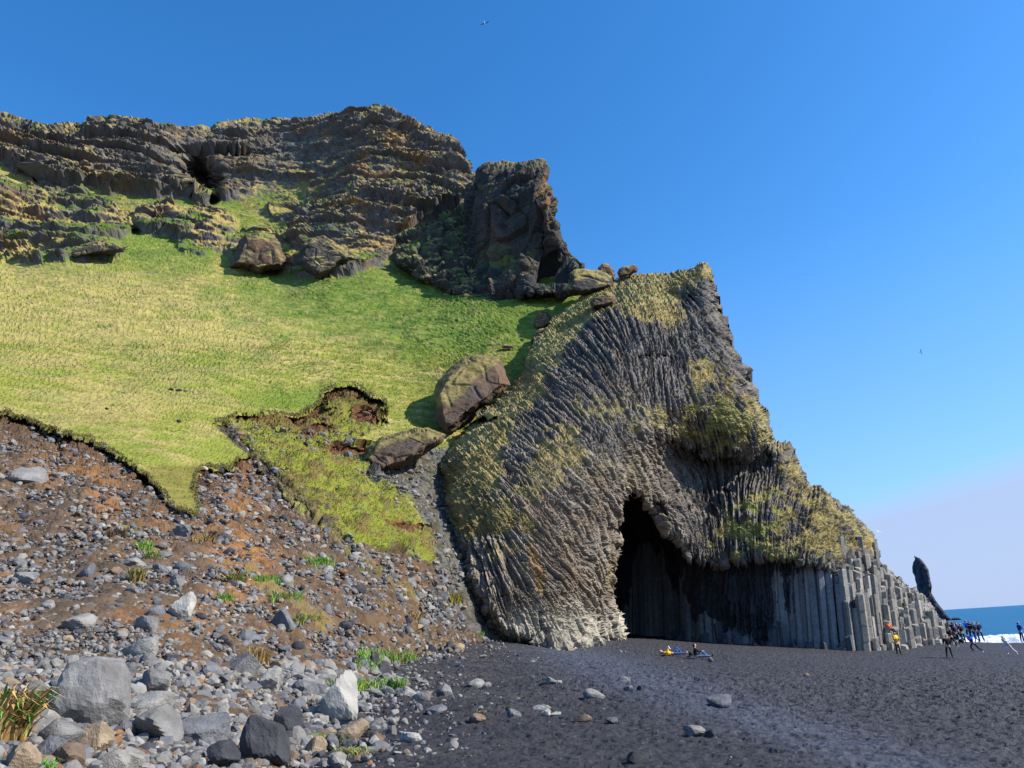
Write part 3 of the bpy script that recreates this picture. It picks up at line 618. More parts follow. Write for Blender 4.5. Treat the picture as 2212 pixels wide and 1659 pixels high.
# rubble of pillar blocks at the foot of the corner
for k in range(34):
    px = rs.uniform(1822, 1905); py = rs.uniform(1392, 1405); q = PT(px, py, float(beachY(np.array(px), np.array(py))))
    g_ = float(gz0(q[0], q[1])); cols.append((q[0], q[1], g_-.3, g_+rs.uniform(.3, 1.7)*max(.3, (1-abs(px-1855)/60)), rs.uniform(.32, .55), (rs.uniform(-.3, .3), 0), .7, lin((150,148,138)), 2.5))
def vis(t):
    x, y, z0, z1 = t[:4]; px, py = proj((x, y, z1)); return 1 if (-50 < px < 2260) else 0
cols.sort(key=lambda t: -t[8]*t[4]*(1+.3*(t[3]-t[2])))
restV, restF, restT, restC, nb_ = [], [], [], [], 0
for k, (x, y, z0, z1, r, ln, ti, cb, w_) in enumerate(cols):
    V, Fq, Ft, C_ = prism(x, y, z0, z1, r, ln, ti, cb)
    if k < 100: mesh_np('basalt_column', V, [Fq, Ft], M_COL, C_, parent=head)
    else:
        restV.append(V); restC.append(C_); restF.append(Fq+nb_); restT.append(Ft+nb_); nb_ += len(V)
rc_ = mesh_np('basalt_columns', np.concatenate(restV), [np.concatenate(restF), np.concatenate(restT)], M_COL, np.concatenate(restC), parent=head); rc_['kind'] = 'stuff'
print('columns', len(cols))

# ------------------------------------------------------------------ free rock masses traced with their own depth and thickness
def mass(name, outl, Yf, T, wr, stp=1.2, jagA=2.5, seed=0, tilt=0., colf=None, dispf=None, m=None, flat=0., backT=None, facet=False):
    P_ = np.array(outl, float); x0, y0 = P_.min(0)-4; x1, y1 = P_.max(0)+4
    X, Y = np.meshgrid(np.arange(x0, x1, stp), np.arange(y0, y1, stp))
    d = sdf(outl, X, Y)+fbm(np.stack([X*.09, Y*.09, X*0+seed], -1), 3, 500+seed)*jagA
    t = np.clip(d, 0, wr)/wr; pr = np.sqrt(np.clip(1-(1-t)**2, 0, 1))
    if facet: pr = np.minimum(1, t*1.5)*.8+.2*pr
    Yb = Yf(X, Y) if callable(Yf) else X*0+Yf
    inn = d > 0
    out_ = []
    for s_, TT in ((-1, T), (1, backT or T)):
        Bq = Yb+s_*TT*pr - tilt*(Y-y0)/(y1-y0)*T*(s_ < 0)*0
        G_ = PT(X, Y, Bq)
        if s_ < 0:
            n_ = gnorm(G_)
            if dispf is not None: G_ = G_+n_*(dispf(G_, X, Y)*np.clip(d/4, 0, 1))[..., None]
            n_ = gnorm(G_); c_ = colf(G_, X, Y, n_)
        out_.append(G_)
    h, w = inn.shape; q = inn[:-1, :-1] & inn[1:, :-1] & inn[:-1, 1:] & inn[1:, 1:]; idx = np.arange(h*w).reshape(h, w)
    a = np.stack([idx[:-1, :-1][q], idx[1:, :-1][q], idx[1:, 1:][q], idx[:-1, 1:][q]], 1); b = a[:, ::-1]+h*w
    e = np.concatenate([a[:, [0, 1]], a[:, [1, 2]], a[:, [2, 3]], a[:, [3, 0]]]); key = np.minimum(e[:, 0], e[:, 1])*10**7+np.maximum(e[:, 0], e[:, 1])
    _, ii, cnt = np.unique(key, return_index=True, return_counts=True); be = e[ii[cnt == 1]]
    sk = np.stack([be[:, 1], be[:, 0], be[:, 0]+h*w, be[:, 1]+h*w], 1); Fc = np.concatenate([a, b, sk])
    V = np.concatenate([out_[0].reshape(-1, 3), out_[1].reshape(-1, 3)]); C_ = np.concatenate([c_.reshape(-1, 3)]*2)
    used = np.unique(Fc); mp_ = np.zeros(len(V), np.int64); mp_[used] = np.arange(len(used))
    return mesh_np(name, V[used], mp_[Fc], m or M_HEAD, C_[used])
def rockcol(base, base2, veg_=None, vthr=.35, vscale=.6, lich=None, seed=0):
    def f(G_, X, Y, n_):
        a = fbm(G_*vscale, 4, 601+seed, .6); b = fbm(G_*.25, 3, 611+seed)
        c = mixc(np.broadcast_to(lin(base), G_.shape), lin(base2), sstep(-.2, .4, b)); c = c*(1+.35*a[..., None])
        if lich: c = mixc(c, lin((146,104,62)), np.clip(lich(X, Y), 0, 1)*sstep(-.3, .2, a)*.8)
        if veg_ is not None:
            g = mixc(np.broadcast_to(lin((150,136,76)), G_.shape), lin(veg_), sstep(-.2, .3, b+a*.5))
            c = mixc(c, g, sstep(vthr, vthr+.22, n_[..., 2]+a*.45))
        return np.clip(c*(.9+.2*rng.random(X.shape)[..., None]), 0, 1)*.8
    return f
def rockdisp(A, s, seed=0):
    def f(G_, X, Y):
        w1, w2, wi = worley(G_*s*.6, 620+seed); return A*(fbm(G_*s, 4, 630+seed, .55)*.7 + (wi-.5)*.35 - .25*sstep(.15, 0, w2-w1))
    return f
# the free-standing pinnacle and the spur that leans on it
PIN = [(1003,455),(1002,425),(1006,402),(1022,392),(1030,368),(1044,352),(1062,349),(1085,346),(1120,349),(1150,346),(1172,349),(1182,358),(1184,380),(1182,393),(1194,400),(1196,418),(1202,440),(1199,470),(1210,500),(1216,522),(1230,545),(1248,566),(1254,582),(1246,600),(1232,640),(1190,645),(1150,640),(1100,652),(1058,662),(1000,655),(975,640),(990,600),(1000,540)]
pinT = TPS([(1000,400),(1000,550),(985,650),(1070,360),(1070,500),(1062,640),(1120,450),(1150,420),(1170,500),(1140,580),(1195,450),(1240,570),(1235,630),(1150,640),(1190,560),(1170,360),(1090,600)],
           [150,144,126,146,134,121,131,128,124,121,120,117,112,113,127,140,124], 300.)
def pin_col(G_, X, Y, n_):
    c = rockcol((74,66,58), (58,56,56), (86,110,30), .62, .5, lambda X, Y: sstep(-8, 4, ell(X, Y, 1176, 425, 16, 45))*.9+sstep(-10, 6, ell(X, Y, 1066, 520, 14, 60))*.35)(G_, X, Y, n_)
    g = sstep(-10, 10, ell(X, Y, 1090, 555, 60, 30)+fbm(G_*.4, 3, 5)*14)*sstep(-.2, .3, fbm(G_*.8, 3, 6)); c = mixc(c, lin((110,116,44))*.8, g*.7)
    t_ = sstep(370, 352, Y); return mixc(c, lin((140,130,92))*.8, t_*.6)
def pin_disp(G_, X, Y):
    w1, w2, wi = worley(G_*np.array([.22, .22, .12]), 640); a = (wi-.5)*2.0-.4*sstep(.08, 0, w2-w1)+fbm(G_*np.array([.3, .3, .12]), 5, 641, .6)*1.5
    zl = G_[..., 2]/4.2+fbm(G_*.1, 2, 642)*.8; a = a+(zl-np.floor(zl))*-.3
    a = a-5*sstep(-6, 12, sdf([(1160,590),(1175,558),(1205,540),(1235,560),(1240,585),(1225,610),(1180,612)], X, Y))
    a = a+3.0*sstep(10, -14, np.abs(X-(1062+(Y-430)*.02)))*sstep(420, 460, Y) - 2.0*sstep(-5, 8, sdf([(1075,440),(1150,400),(1165,520),(1120,560),(1080,540)], X, Y))
    return a
pin = mass('rock_pinnacle', PIN, lambda X, Y: pinT(X, Y)+9, 9, 26, 1.3, 5, 1, colf=pin_col, dispf=pin_disp)
tag(pin, 'tall dark flat-topped rock pinnacle standing on the green slope beneath the skyline', 'rock pinnacle')
SPU = [(1020,440),(1004,448),(980,455),(950,462),(925,475),(880,500),(850,525),(835,550),(845,566),(880,582),(900,602),(935,612),(968,640),(1010,655),(1040,640),(1040,500)]
spT = TPS([(840,550),(900,500),(960,470),(1020,450),(1000,550),(1000,640),(900,590),(930,550)], [146,152,158,160,142,124,134,143], 300.)
spur = mass('rock_spur', SPU, lambda X, Y: spT(X, Y)+8, 8, 30, 1.4, 5, 2, colf=rockcol((60,58,52), (84,80,66), (82,104,36), .30, .7), dispf=rockdisp(3.2, .35, 3))
tag(spur, 'low dark tufted rock spur leaning against the left foot of the tall pinnacle', 'rock')
BRW, BRW2 = (108,86,66), (84,72,62)
bl = [
 ('turf_capped_boulder', [(940,885),(935,850),(945,820),(975,790),(1000,772),(1030,765),(1055,768),(1078,770),(1090,795),(1097,818),(1104,832),(1062,868),(1015,902),(985,930),(965,938),(950,925),(940,900)], 4.0, 40, 1.0, 'huge brown boulder with a turf-covered back, perched above the stony gully'),
 ('turf_block', [(783,992),(790,965),(825,942),(870,930),(925,924),(964,938),(958,955),(915,985),(870,1010),(825,1022),(800,1012)], 3.2, 34, 1.0, 'broad brown block with grassy top and black shaded underside at the gully head'),
 ('grassy_boulder', [(1228,615),(1230,588),(1240,581),(1262,580),(1300,583),(1326,600),(1331,625),(1300,632),(1262,640),(1230,637),(1216,628)], 5.0, 30, 1.2, 'large dark boulder with flat grass top on the ridge right of the tall pinnacle'),
 ('round_boulder', [(1288,592),(1292,576),(1302,568),(1315,570),(1326,580),(1331,592),(1326,603),(1300,600)], 2.2, 14, .8, 'small rounded brown boulder on the skyline behind the flat grass-topped boulder'),
 ('mossy_boulder', [(1330,590),(1338,580),(1346,575),(1372,572),(1378,578),(1377,587),(1360,597),(1340,599)], 2.4, 13, .8, 'oval mossy boulder alone on the skyline of the grassy ridge'),
 ('brown_boulder', [(1273,655),(1280,640),(1290,632),(1308,627),(1324,632),(1332,645),(1330,658),(1310,665),(1280,667)], 2.6, 20, .8, 'rounded red-brown boulder at the top edge of the columned cliff'),
 ('tufted_boulder', [(1153,702),(1158,680),(1170,669),(1182,672),(1190,684),(1192,700),(1170,712),(1156,713)], 1.6, 14, .7, 'upright tufted boulder, uppermost in the trio on the ridge turf'),
 ('tufted_boulder', [(1180,702),(1184,686),(1196,680),(1214,683),(1221,692),(1212,702),(1192,708)], 1.4, 12, .7, 'flattish tufted boulder touching the upright one on the ridge turf'),
 ('dark_boulder', [(1146,738),(1152,722),(1164,711),(1180,706),(1194,712),(1192,726),(1176,738),(1158,746)], 1.7, 16, .7, 'dark rounded boulder, lowest in the trio on the ridge turf'),
 ('flat_rock', [(1080,748),(1090,743),(1106,744),(1111,749),(1104,754),(1086,754)], .8, 6, .4, 'small flat dark rock alone in the grass left of the boulder trio'),
 ('red_crag', [(493,578),(505,548),(515,520),(530,506),(560,500),(592,506),(606,525),(612,545),(622,565),(612,582),(580,586),(560,594),(540,584)], 5.5, 34, 1.6, 'rounded red-brown crag at the top of the grass slope with a pale cracked face'),
 ('dark_crag', [(640,565),(650,530),(668,514),(700,508),(735,530),(762,545),(770,560),(735,575),(718,592),(690,603),(662,588)], 5.0, 30, 1.6, 'dark pointed crag dipping into the green grass right of the red-brown crag'),
 ('long_outcrop', [(62,563),(90,545),(130,535),(180,524),(230,518),(262,524),(275,532),(268,545),(215,552),(160,562),(110,569)], 3.5, 22, 1.2, 'long low brown outcrop with shaded lower side at the upper left of the slope'),
]
TP = {0: [(930,880),(935,845),(950,805),(1000,762),(1062,760),(1086,772),(1068,792),(1030,815),(1005,850),(975,872),(950,880)], 1: [(780,995),(785,960),(830,930),(930,915),(968,935),(940,948),(870,952),(815,975),(795,998)]}
def turfed(f, poly):
    if poly is None: return f
    def g(G_, X, Y, n_):
        c = f(G_, X, Y, n_); a = fbm(G_*2., 4, 655, .6); t_ = sstep(-3, 3, sdf(poly, X, Y)+a*9)
        return mixc(c, mixc(np.broadcast_to(lin((140,124,76)), G_.shape), lin((100,90,48)), sstep(-.1, .35, a))*.8, t_)
    return g
for k, (nm, ol, T_, wr, dA, lab) in enumerate(bl):
    cx, cy = np.mean(ol, 0); ymax = max(p[1] for p in ol)
    Yc = float(hillY_at(cx, min(ymax-2, 1500)))
    if cx > 1220:
        Yc = float(np.exp(TF(np.array([cx]), np.array([min(ymax+4, 690)])))[0])+1
    dom = k in (2, 8, 9, 11, 12)
    wr = wr*.62; tilt_ = -.07 if k == 0 else -.03
    o = mass(nm, ol, (lambda Yc, cy, T_: lambda X, Y: Yc+T_*.45-(Y-cy)*.03*T_/2.5)(Yc, cy, T_), T_, wr, 1.15, 1.8, 10+k,
             colf=turfed(rockcol((78,70,62) if dom else BRW, (66,62,58) if dom else BRW2, (150,134,70) if cx > 700 else (120,130,56), .95 if k < 2 else .50, .9), TP.get(k)), dispf=rockdisp(dA*.55, .8/T_*2.5, k), facet=True)
    tag(o, lab, 'boulder' if 'boulder' in nm else 'rock')
# the sea stack and a low reef
STK = [(1975,1201),(1979,1203),(1987,1206),(1995,1216),(2001,1224),(2006,1231),(2008,1245),(2013,1261),(2013,1282),(2021,1296),(2032,1311),(2042,1323),(2056,1340),(2000,1342),(1985,1330),(1983,1290),(1980,1262),(1976,1248),(1971,1236),(1970,1226),(1972,1215),(1976,1207)]
stk = mass('sea_stack', STK, lambda X, Y: 432+(X-2000)*-.9, 12, 16, .55, 1.5, 40, colf=rockcol((50,52,66), (70,66,66), None), dispf=rockdisp(3, .12, 9))
tag(stk, 'tall dark blue-black sea stack leaning left, rising from the sea behind the columns', 'sea stack')
reef = mass('sea_reef', [(2052,1338),(2058,1334),(2066,1333.5),(2074,1335),(2078,1338),(2060,1340)], 428, 6, 3, .4, .5, 41, colf=rockcol((50,46,60), (60,56,66), None), dispf=rockdisp(1.5, .2, 2))
tag(reef, 'low dark reef barely above the waves at the foot of the leaning sea stack', 'reef')

# ------------------------------------------------------------------ loose rocks
def ico(sub):
    bm = bmesh.new(); bmesh.ops.create_icosphere(bm, subdivisions=sub, radius=1); V = np.array([v.co[:] for v in bm.verts]); Fc = np.array([[v.index for v in f.verts] for f in bm.faces]); bm.free(); return V, Fc
ICO = {k: ico(k) for k in (1, 2, 3, 4)}
def polytope(sub, seed, rnd=0., rough=.0, nplane=10):
    V, Fc = ICO[sub]; g = np.random.default_rng(seed); D = g.normal(size=(nplane, 3)); D /= np.linalg.norm(D, axis=1, keepdims=True); h = g.uniform(.45, .95, nplane)
    dt = V@D.T; r = np.min(np.where(dt > .05, h/np.maximum(dt, .05), 9), axis=1); r = np.minimum(r, 1.15); r = r*(1-rnd)+rnd*.85
    if rough: r = r*(1+rough*fbm(V*2.2+seed, 4, seed % 97, .55)+rough*.4*fbm(V*7+seed, 2, 5))
    return V*r[:, None], Fc
M_ROCK = mat('loose_rock', objcol=True, rough=.85, nscale=2.2, nvar=.34, bump=.9, bscale=12., bdist=.035, spec=.3, speck=None)
M_RUB = mat('rubble_rock', vcol=True, rough=.88, nscale=6, nvar=.2, bump=.5, bscale=20., bdist=.02, spec=.3)
TONE = {'pale grey': (148,144,136), 'grey': (128,125,121), 'blue-grey': (112,112,114), 'dark': (68,68,72), 'brown': (128,108,88), 'tan': (158,138,112), 'white': (172,168,158), 'orange': (140,100,66)}
def rotm(rg, flat=True):
    e = Euler((rg.uniform(-.5, .5), rg.uniform(-.5, .5), rg.uniform(0, 6.28))) if flat else Euler([rg.uniform(0, 6.28) for _ in range(3)])
    return np.array(e.to_matrix())
def place(px, py):
    Yv = float(min(hillY_at(px, py), beachY(np.array(px), np.array(py)))); return PT(px, py, Yv), Yv
rk = random.Random(5); protos = {}
def rock(px, py, wpx, hpx, tone, label, nm='rock', cat='rock', group=None, sub=3, seed=None, sink=.28, rough=.06, rnd=.12):
    """px, py: where its foot meets the ground"""
    P0, Yv = place(px, py); w = wpx*Yv/FPX; h = hpx*Yv/FPX
    sd2 = seed if seed is not None else rk.randrange(28); key = (sub, sd2, rough, rnd)
    if key not in protos:
        V, Fc = polytope(sub, 1000+sd2, rnd, rough, 8+sd2 % 6); V = V@rotm(rk).T; V = V-(V.max(0)+V.min(0))/2; V = V/(V.max(0)-V.min(0)); me = bpy.data.meshes.new(nm)
        o = mesh_np(nm, V, Fc, M_ROCK); protos[key] = o.data; o.name = nm
    else:
        o = bpy.data.objects.new(nm, protos[key]); COL.objects.link(o)
    H_ = h*(1+sink); o.scale = (w*1.04, w*rk.uniform(.75, 1.15), H_)
    o.rotation_euler = (rk.uniform(-.14, .14), rk.uniform(-.14, .14), rk.uniform(-.35, .35)+(rk.choice((0, 3.1416))))
    o.location = (P0[0], P0[1]+w*.35, P0[2]+h*.5-H_*sink*.5)
    tn = lin(TONE[tone])*.8*rk.uniform(.88, 1.1); o.color = (*tn, 1)
    return tag(o, label, cat, group)
BIG = [
 (164,1566,150,134,'grey','largest grey boulder at lower left, rounded, its left half in black shadow',4,3),
 (724,1568,104,104,'white','largest pale boulder at the foot of the slope, its left face in dark shadow',4,8),
 (556,1652,90,96,'dark','big near-black pointed boulder at the bottom of the stone field',4,12),
 (292,1420,82,44,'pale grey','broad pale slab half buried in brown soil above the largest boulder',4,1),
 (386,1338,54,60,'white','tall pale block with shaded foot, standing alone high on the scree',4,5),
 (153,1362,72,36,'pale grey','pale tilted slab casting a black shadow on the brown soil',4,9),
 (38,1046,78,46,'grey','grey boulder jutting out just under the hanging turf edge',4,14),
 (606,1362,54,46,'blue-grey','smooth blue-grey boulder beside the strip of green grass on the scree',4,2),
 (308,1545,92,44,'pale grey','wide pale block directly right of the largest rounded boulder',4,10),
 (325,1600,88,64,'grey','long grey block sloping down right of the largest rounded boulder',4,6),
 (420,1606,96,56,'blue-grey','flat-topped blue-grey block with a black hollow under its front',4,7),
 (325,1500,56,50,'grey','tilted grey stone behind the wide pale block',3,11),
 (469,1663,68,52,'dark','rounded dark pitted boulder at the bottom edge beside the pointed black boulder',4,13),
 (518,1462,64,50,'grey','angular grey boulder with one dark face, uphill of the largest pale boulder',4,15),
 (576,1496,50,46,'pale grey','pale layered boulder next to the brown grass tuft',3,16),
 (109,1612,78,50,'grey','flat grey boulder tucked beneath the largest rounded boulder',4,17),
 (188,1626,68,56,'tan','brownish pale boulder propping the largest rounded boulder from below',4,18),
 (98,1640,56,42,'blue-grey','blue-grey block at the lower left between grass and tan boulder',3,19),
 (136,1660,56,46,'brown','brown-grey peaked stone at the bottom left edge',3,20),
 (28,1668,62,56,'tan','smooth tan boulder in the bottom left corner under the dry grass',3,21),
 (65,1518,48,44,'grey','grey boulder in the shade left of the largest rounded boulder',3,22),
 (275,1658,48,38,'pale grey','pale square stone at the bottom edge below the long grey block',3,23),
 (235,1668,56,40,'pale grey','pale flat stone at the bottom edge touching the square pale stone',3,24),
 (621,1590,50,56,'dark','black blocky boulder between the pointed black boulder and the largest pale one',4,25),
 (758,1604,58,44,'tan','tan-topped blocky boulder below the largest pale boulder',4,26),
 (812,1606,32,22,'brown','small brown wedge of rock on the sand right of the tan-topped boulder',3,27),
 (829,1468,28,38,'dark','upright black stone among the bright green grass clumps',3,4),
 (709,1622,34,32,'blue-grey','blue-grey block behind the long low grass clump',3,3),
 (676,1634,44,36,'tan','tan-grey cracked stone left of the blue-grey block by the low grass',3,5),
 (723,1662,38,30,'pale grey','pale angular stone at the bottom edge under the low grass clump',3,6),
 (1190,1481,25,17,'pale grey','pale wedge-shaped stone on the sand, one of few left of the low pale mound',3,7),
 (1285,1512,42,22,'pale grey','low pale mound-shaped boulder half sunk in the black sand',4,9),
 (1566,1529,52,24,'blue-grey','ragged dark grey rock lying alone on the open black sand',4,10),
 (1503,1592,38,22,'pale grey','pale pointed rock on the sand touching a small black one',3,11),
 (1536,1595,24,16,'dark','small black rock touching the pale pointed rock on the sand',3,12),
 (1378,1652,44,24,'dark','dark speckled boulder on the sand at the bottom edge',4,13),
 (1170,1534,36,10,'white','thin white slab lying flat on the black sand',3,14),
 (1180,1547,20,14,'white','small white stone just in front of the thin white slab',3,15),
 (1200,1548,24,9,'white','flat white splinter right of the small white stone',3,16),
 (1262,1564,38,18,'brown','brown block partly buried in the sand in front of the low pale mound',3,17),
 (1324,1566,22,14,'blue-grey','rounded blue-grey stone on the sand right of the brown block',3,18),
 (1350,1478,22,16,'grey','grey stone with brown underside, topmost of the cluster in the middle sand',3,19),
 (1360,1492,16,10,'grey','small grey block in the middle sand cluster, left one',3,20),
 (1384,1493,14,12,'dark','small dark cube-like stone in the middle sand cluster, right one',3,21),
 (1745,1463,14,9,'brown','small brown rock alone far out on the sand before the tall pillars',2,22),
 (1111,1556,28,22,'blue-grey','round pitted blue-grey stone alone on the sand',3,23),
 (1031,1562,34,18,'brown','brownish flat-backed stone on the sand left of the round pitted one',3,24),
 (938,1545,46,18,'blue-grey','long blue-grey flat stone at the edge of the stone field',3,25),
 (887,1606,44,20,'white','white jagged flat stone at the lower middle of the sand',3,26),
 (1028,1484,34,16,'pale grey','pale wedge stone on the sand near the toe of the scree',3,27),
 (912,1518,42,22,'pale grey','pale triangular slab lying at the scree toe',3,1),
 (880,1506,44,20,'pale grey','pale flat slab behind the triangular slab',3,2),
 (958,1510,34,28,'grey','split grey block right of the triangular slab',3,3),
 (741,1362,32,20,'dark','small black flat boulder high on the scree toe',3,4),
 (532,1386,42,24,'blue-grey','blue-grey oblong block lying on bare brown soil',3,5),
 (392,1160,34,30,'blue-grey','blue-grey block just below the tip of the hanging turf tongue',3,6),
 (475,1136,24,18,'dark','dark boulder in the orange scar between the two turf lips',3,7),
 (308,1362,46,30,'grey','grey block in the clump left of the tall pale block',3,8),
 (325,1334,40,28,'blue-grey','blue-grey block behind the tall pale block, left',3,9),
 (180,1252,32,38,'blue-grey','upright blue-grey slab in the upper scree',3,10),
 (40,1262,52,30,'pale grey','pale flat boulder at the left edge of the scree',3,11),
 (360,1440,36,28,'dark','grey stone with black hollow beside the broad pale slab',3,12),
]
for (px, py, w_, h_, tn, lab, sb, sd2) in BIG:
    rock(px, py, w_, h_, tn, lab, nm='boulder' if w_ > 40 else 'rock', cat='boulder' if w_ > 40 else 'rock', sub=sb, seed=sd2, group='boulders on the scree' if px < 870 else 'rocks on the black sand', rough=.07, rnd=.38 if px == 164 else .05)
for (px, py, w_, lab) in [(264,850,9,'lone dark rock left of the dark debris line in the turf'),(368,842,12,'dark rock at the left end of the debris line in the turf'),(384,845,14,'largest dark rock in the debris line in the turf'),(398,847,11,'dark rock third along the debris line in the turf'),(412,849,10,'dark rock at the right end of the debris line in the turf'),
 (385,910,11,'small dark rock alone in the smooth turf under the debris line'),(229,883,9,'tiny dark rock in the turf above the left scar'),(231,824,9,'tiny brown rock high in the left turf'),(326,928,8,'tiny grey rock in the turf just above the left scar edge'),(1128,735,10,'small rock in the grass just left of the lowest ridge boulder')]:
    rock(px, py, w_, w_*.5, 'dark', lab, nm='rock', cat='rock', group='rocks in the turf', sub=2, seed=int(px) % 28)
for (px, py, w_, lab) in [(62,925,16,'torn brown turf clod fallen below the left end of the turf edge'),(140,975,18,'dark brown turf clod under the left turf edge'),(232,1012,16,'brown turf clod lodged beneath the middle of the left turf edge'),(318,1070,18,'large brown turf clod close to the hanging tongue'),
 (470,1040,15,'red-brown turf clod below the lip over the orange scar'),(535,1018,13,'small turf clod at the right end of the orange scar lip'),(700,905,15,'brown turf clod just inside the slump hollow'),(790,895,18,'reddish turf slab lying in the slump hollow'),(668,935,20,'long red-brown turf slab in the middle of the slump'),(735,990,15,'dark turf clod above the mossy slump'),(590,925,12,'small dark turf clod under the slump rim')]:
    rock(px, py, w_, w_*.5, 'brown', lab, nm='turf_clod', cat='turf clod', group='fallen turf clods', sub=3, seed=int(px) % 28, rough=.16, rnd=.4)
def region(px, py):
    if py < 1150: return 'on the orange-brown scree below the turf edge', 'stones high on the scree'
    if px < 420 and py < 1400: return 'on the brown slope above the largest rounded boulder', 'stones on the brown slope'
    if px < 470: return 'packed around the largest rounded boulder', 'stones around the largest boulder'
    if px < 800 and py < 1400: return 'on the scree beside the green grass strips', 'stones by the grass strips'
    if px < 860: return 'in the stone field around the largest pale boulder', 'stones in the stone field'
    if py < 1440 and px < 1300: return 'along the foot of the left cliff', 'stones at the cliff foot'
    if px < 1150: return 'scattered on the sand beside the scree toe', 'stones beside the scree toe'
    return 'scattered on the open black sand', 'stones on the open sand'
# beach baseline of the cliff, so that no stone is put inside it
def okpos(px, py):
    if px > 1000 and py < (1378+(px-1060)*.24 if px < 1200 else 1408): return False
    return True
def zat(arr, px, py):
    i = int(np.clip((px-xs[0])/st, 0, len(xs)-1)); j = int(np.clip((py-ys[0])/st, 0, len(ys)-1)); return arr[j, i]
def dens(px, py):
    if not okpos(px, py): return 0
    if py > 1380 or px > 1000:
        toe = (px-600)*1.0 - (1659-py)*1.55      # > 0 out on the sand
        if toe > 0: return .55*math.exp(-toe/130.)+.035*math.exp(-toe/450.)
        return 1.0
    return .9*zat(screez, px, py)+.8*zat(gully, px, py)+.25*zat(tongue, px, py)
LMK = [(164,1510,'the largest rounded boulder'),(724,1520,'the largest pale boulder'),(556,1610,'the pointed black boulder'),(292,1400,'the broad pale slab'),(386,1310,'the tall pale block'),(153,1345,'the tilted pale slab'),
 (38,1030,'the boulder under the turf edge'),(606,1340,'the smooth blue-grey boulder'),(330,1180,'the bright green strip'),(400,1110,'the hanging turf tongue'),(500,1020,'the lip over the orange scar'),(560,1430,'the brown dry tuft'),(690,1220,'the lone pale green clump'),
 (835,1425,'the widest green grass clump'),(829,1450,'the upright black stone'),(758,1590,'the tan-topped boulder'),(292,1245,'the dry tan tuft'),(755,1130,'the olive hummock'),(985,1300,'the olive tuft by the cliff'),(1200,1403,'the pale foot of the left cliff'),(1285,1505,'the low pale mound on the sand'),
 (1040,1550,'the round pitted sand stone'),(930,1510,'the pale triangular slab'),(620,1300,'the long grass strip'),(100,1200,'the big turf-edge boulder'),(900,1340,'the small tan tuft under the cliff'),(640,1120,'the stony rill'),(30,1600,'the dry grass at the left edge'),(420,1590,'the flat-topped blue-grey block'),(1110,1440,'the sand before the pale cliff'),(60,1280,'the pale boulder at the left edge'),(475,1130,'the dark boulder in the orange scar')]
used = set(); n_ind = 0; tries = 0; placed = [(b[0], b[1]-b[3]*.4, b[2]*.45) for b in BIG]
clear = [(150,1640,60,30)]
while n_ind < 285 and tries < 20000:
    tries += 1; px = rk.uniform(-10, 1500); py = rk.uniform(930, 1655); w_ = rk.lognormvariate(math.log(19), .32)
    if py < 1200: w_ *= .62
    if px > 1000: w_ *= .62
    if py > 1430 and px < 860: w_ *= 1.45
    if rk.random() > dens(px, py): continue
    if any((px-a)**2+(py-w_*.3-b)**2 < (r+w_*.40)**2 for a, b, r in placed): continue
    placed.append((px, py-w_*.3, w_*.5)); reg, grp = region(px, py); lm = min(LMK, key=lambda q: (q[0]-px)**2+((q[1]-py)*1.4)**2); ddx, ddy = px-lm[0], py-lm[1]
    tn = rk.choices(['pale grey', 'grey', 'blue-grey', 'dark', 'brown', 'tan'], [30, 32, 26, 12, 5, 5])[0]; fl = rk.random()
    h_ = w_*(rk.uniform(.35, .5) if fl < .5 else rk.uniform(.6, .85)); shp = 'flat' if fl < .5 else 'blocky'
    dist_ = math.hypot(ddx, ddy); dr_ = (('right of' if ddx > 0 else 'left of') if abs(ddx) > 1.2*abs(ddy) else ('below' if ddy > 0 else 'above'))
    if abs(ddx) <= 1.2*abs(ddy) and abs(ddx) > .35*abs(ddy): dr_ += ' and ' + ('right of' if ddx > 0 else 'left of')
    szw = 'small' if w_ < 13 else 'large' if w_ > 26 else 'mid-sized'
    lb = f"{szw} {shp} {tn} stone {dr_} {lm[2]}"
    if lb in used:
        cand = [f"{szw} {shp} {tn} stone {a_} {lm[2]}" for a_ in (('just '+dr_) if dist_ < 60 else ('far '+dr_), 'somewhat '+dr_)]
        l2 = sorted(LMK, key=lambda q: (q[0]-px)**2+((q[1]-py)*1.4)**2)[1]
        cand += [f"{szw} {shp} {tn} stone between {lm[2]} and {l2[2]}", f"{szw} {shp} {tn} stone {'right of' if px > l2[0] else 'left of'} {l2[2]}", f"{szw} {shp} {tn} stone {'below' if py > l2[1] else 'above'} {l2[2]}"]
        cand = [c_ for c_ in cand if c_ not in used and len(c_.split()) <= 16]
        if cand: lb = cand[0]
    used.add(lb)
    rock(px, py, w_, h_, tn, lb, nm='stone', cat='stone', group=grp, sub=3 if w_ > 22 else 2, rough=.07); n_ind += 1
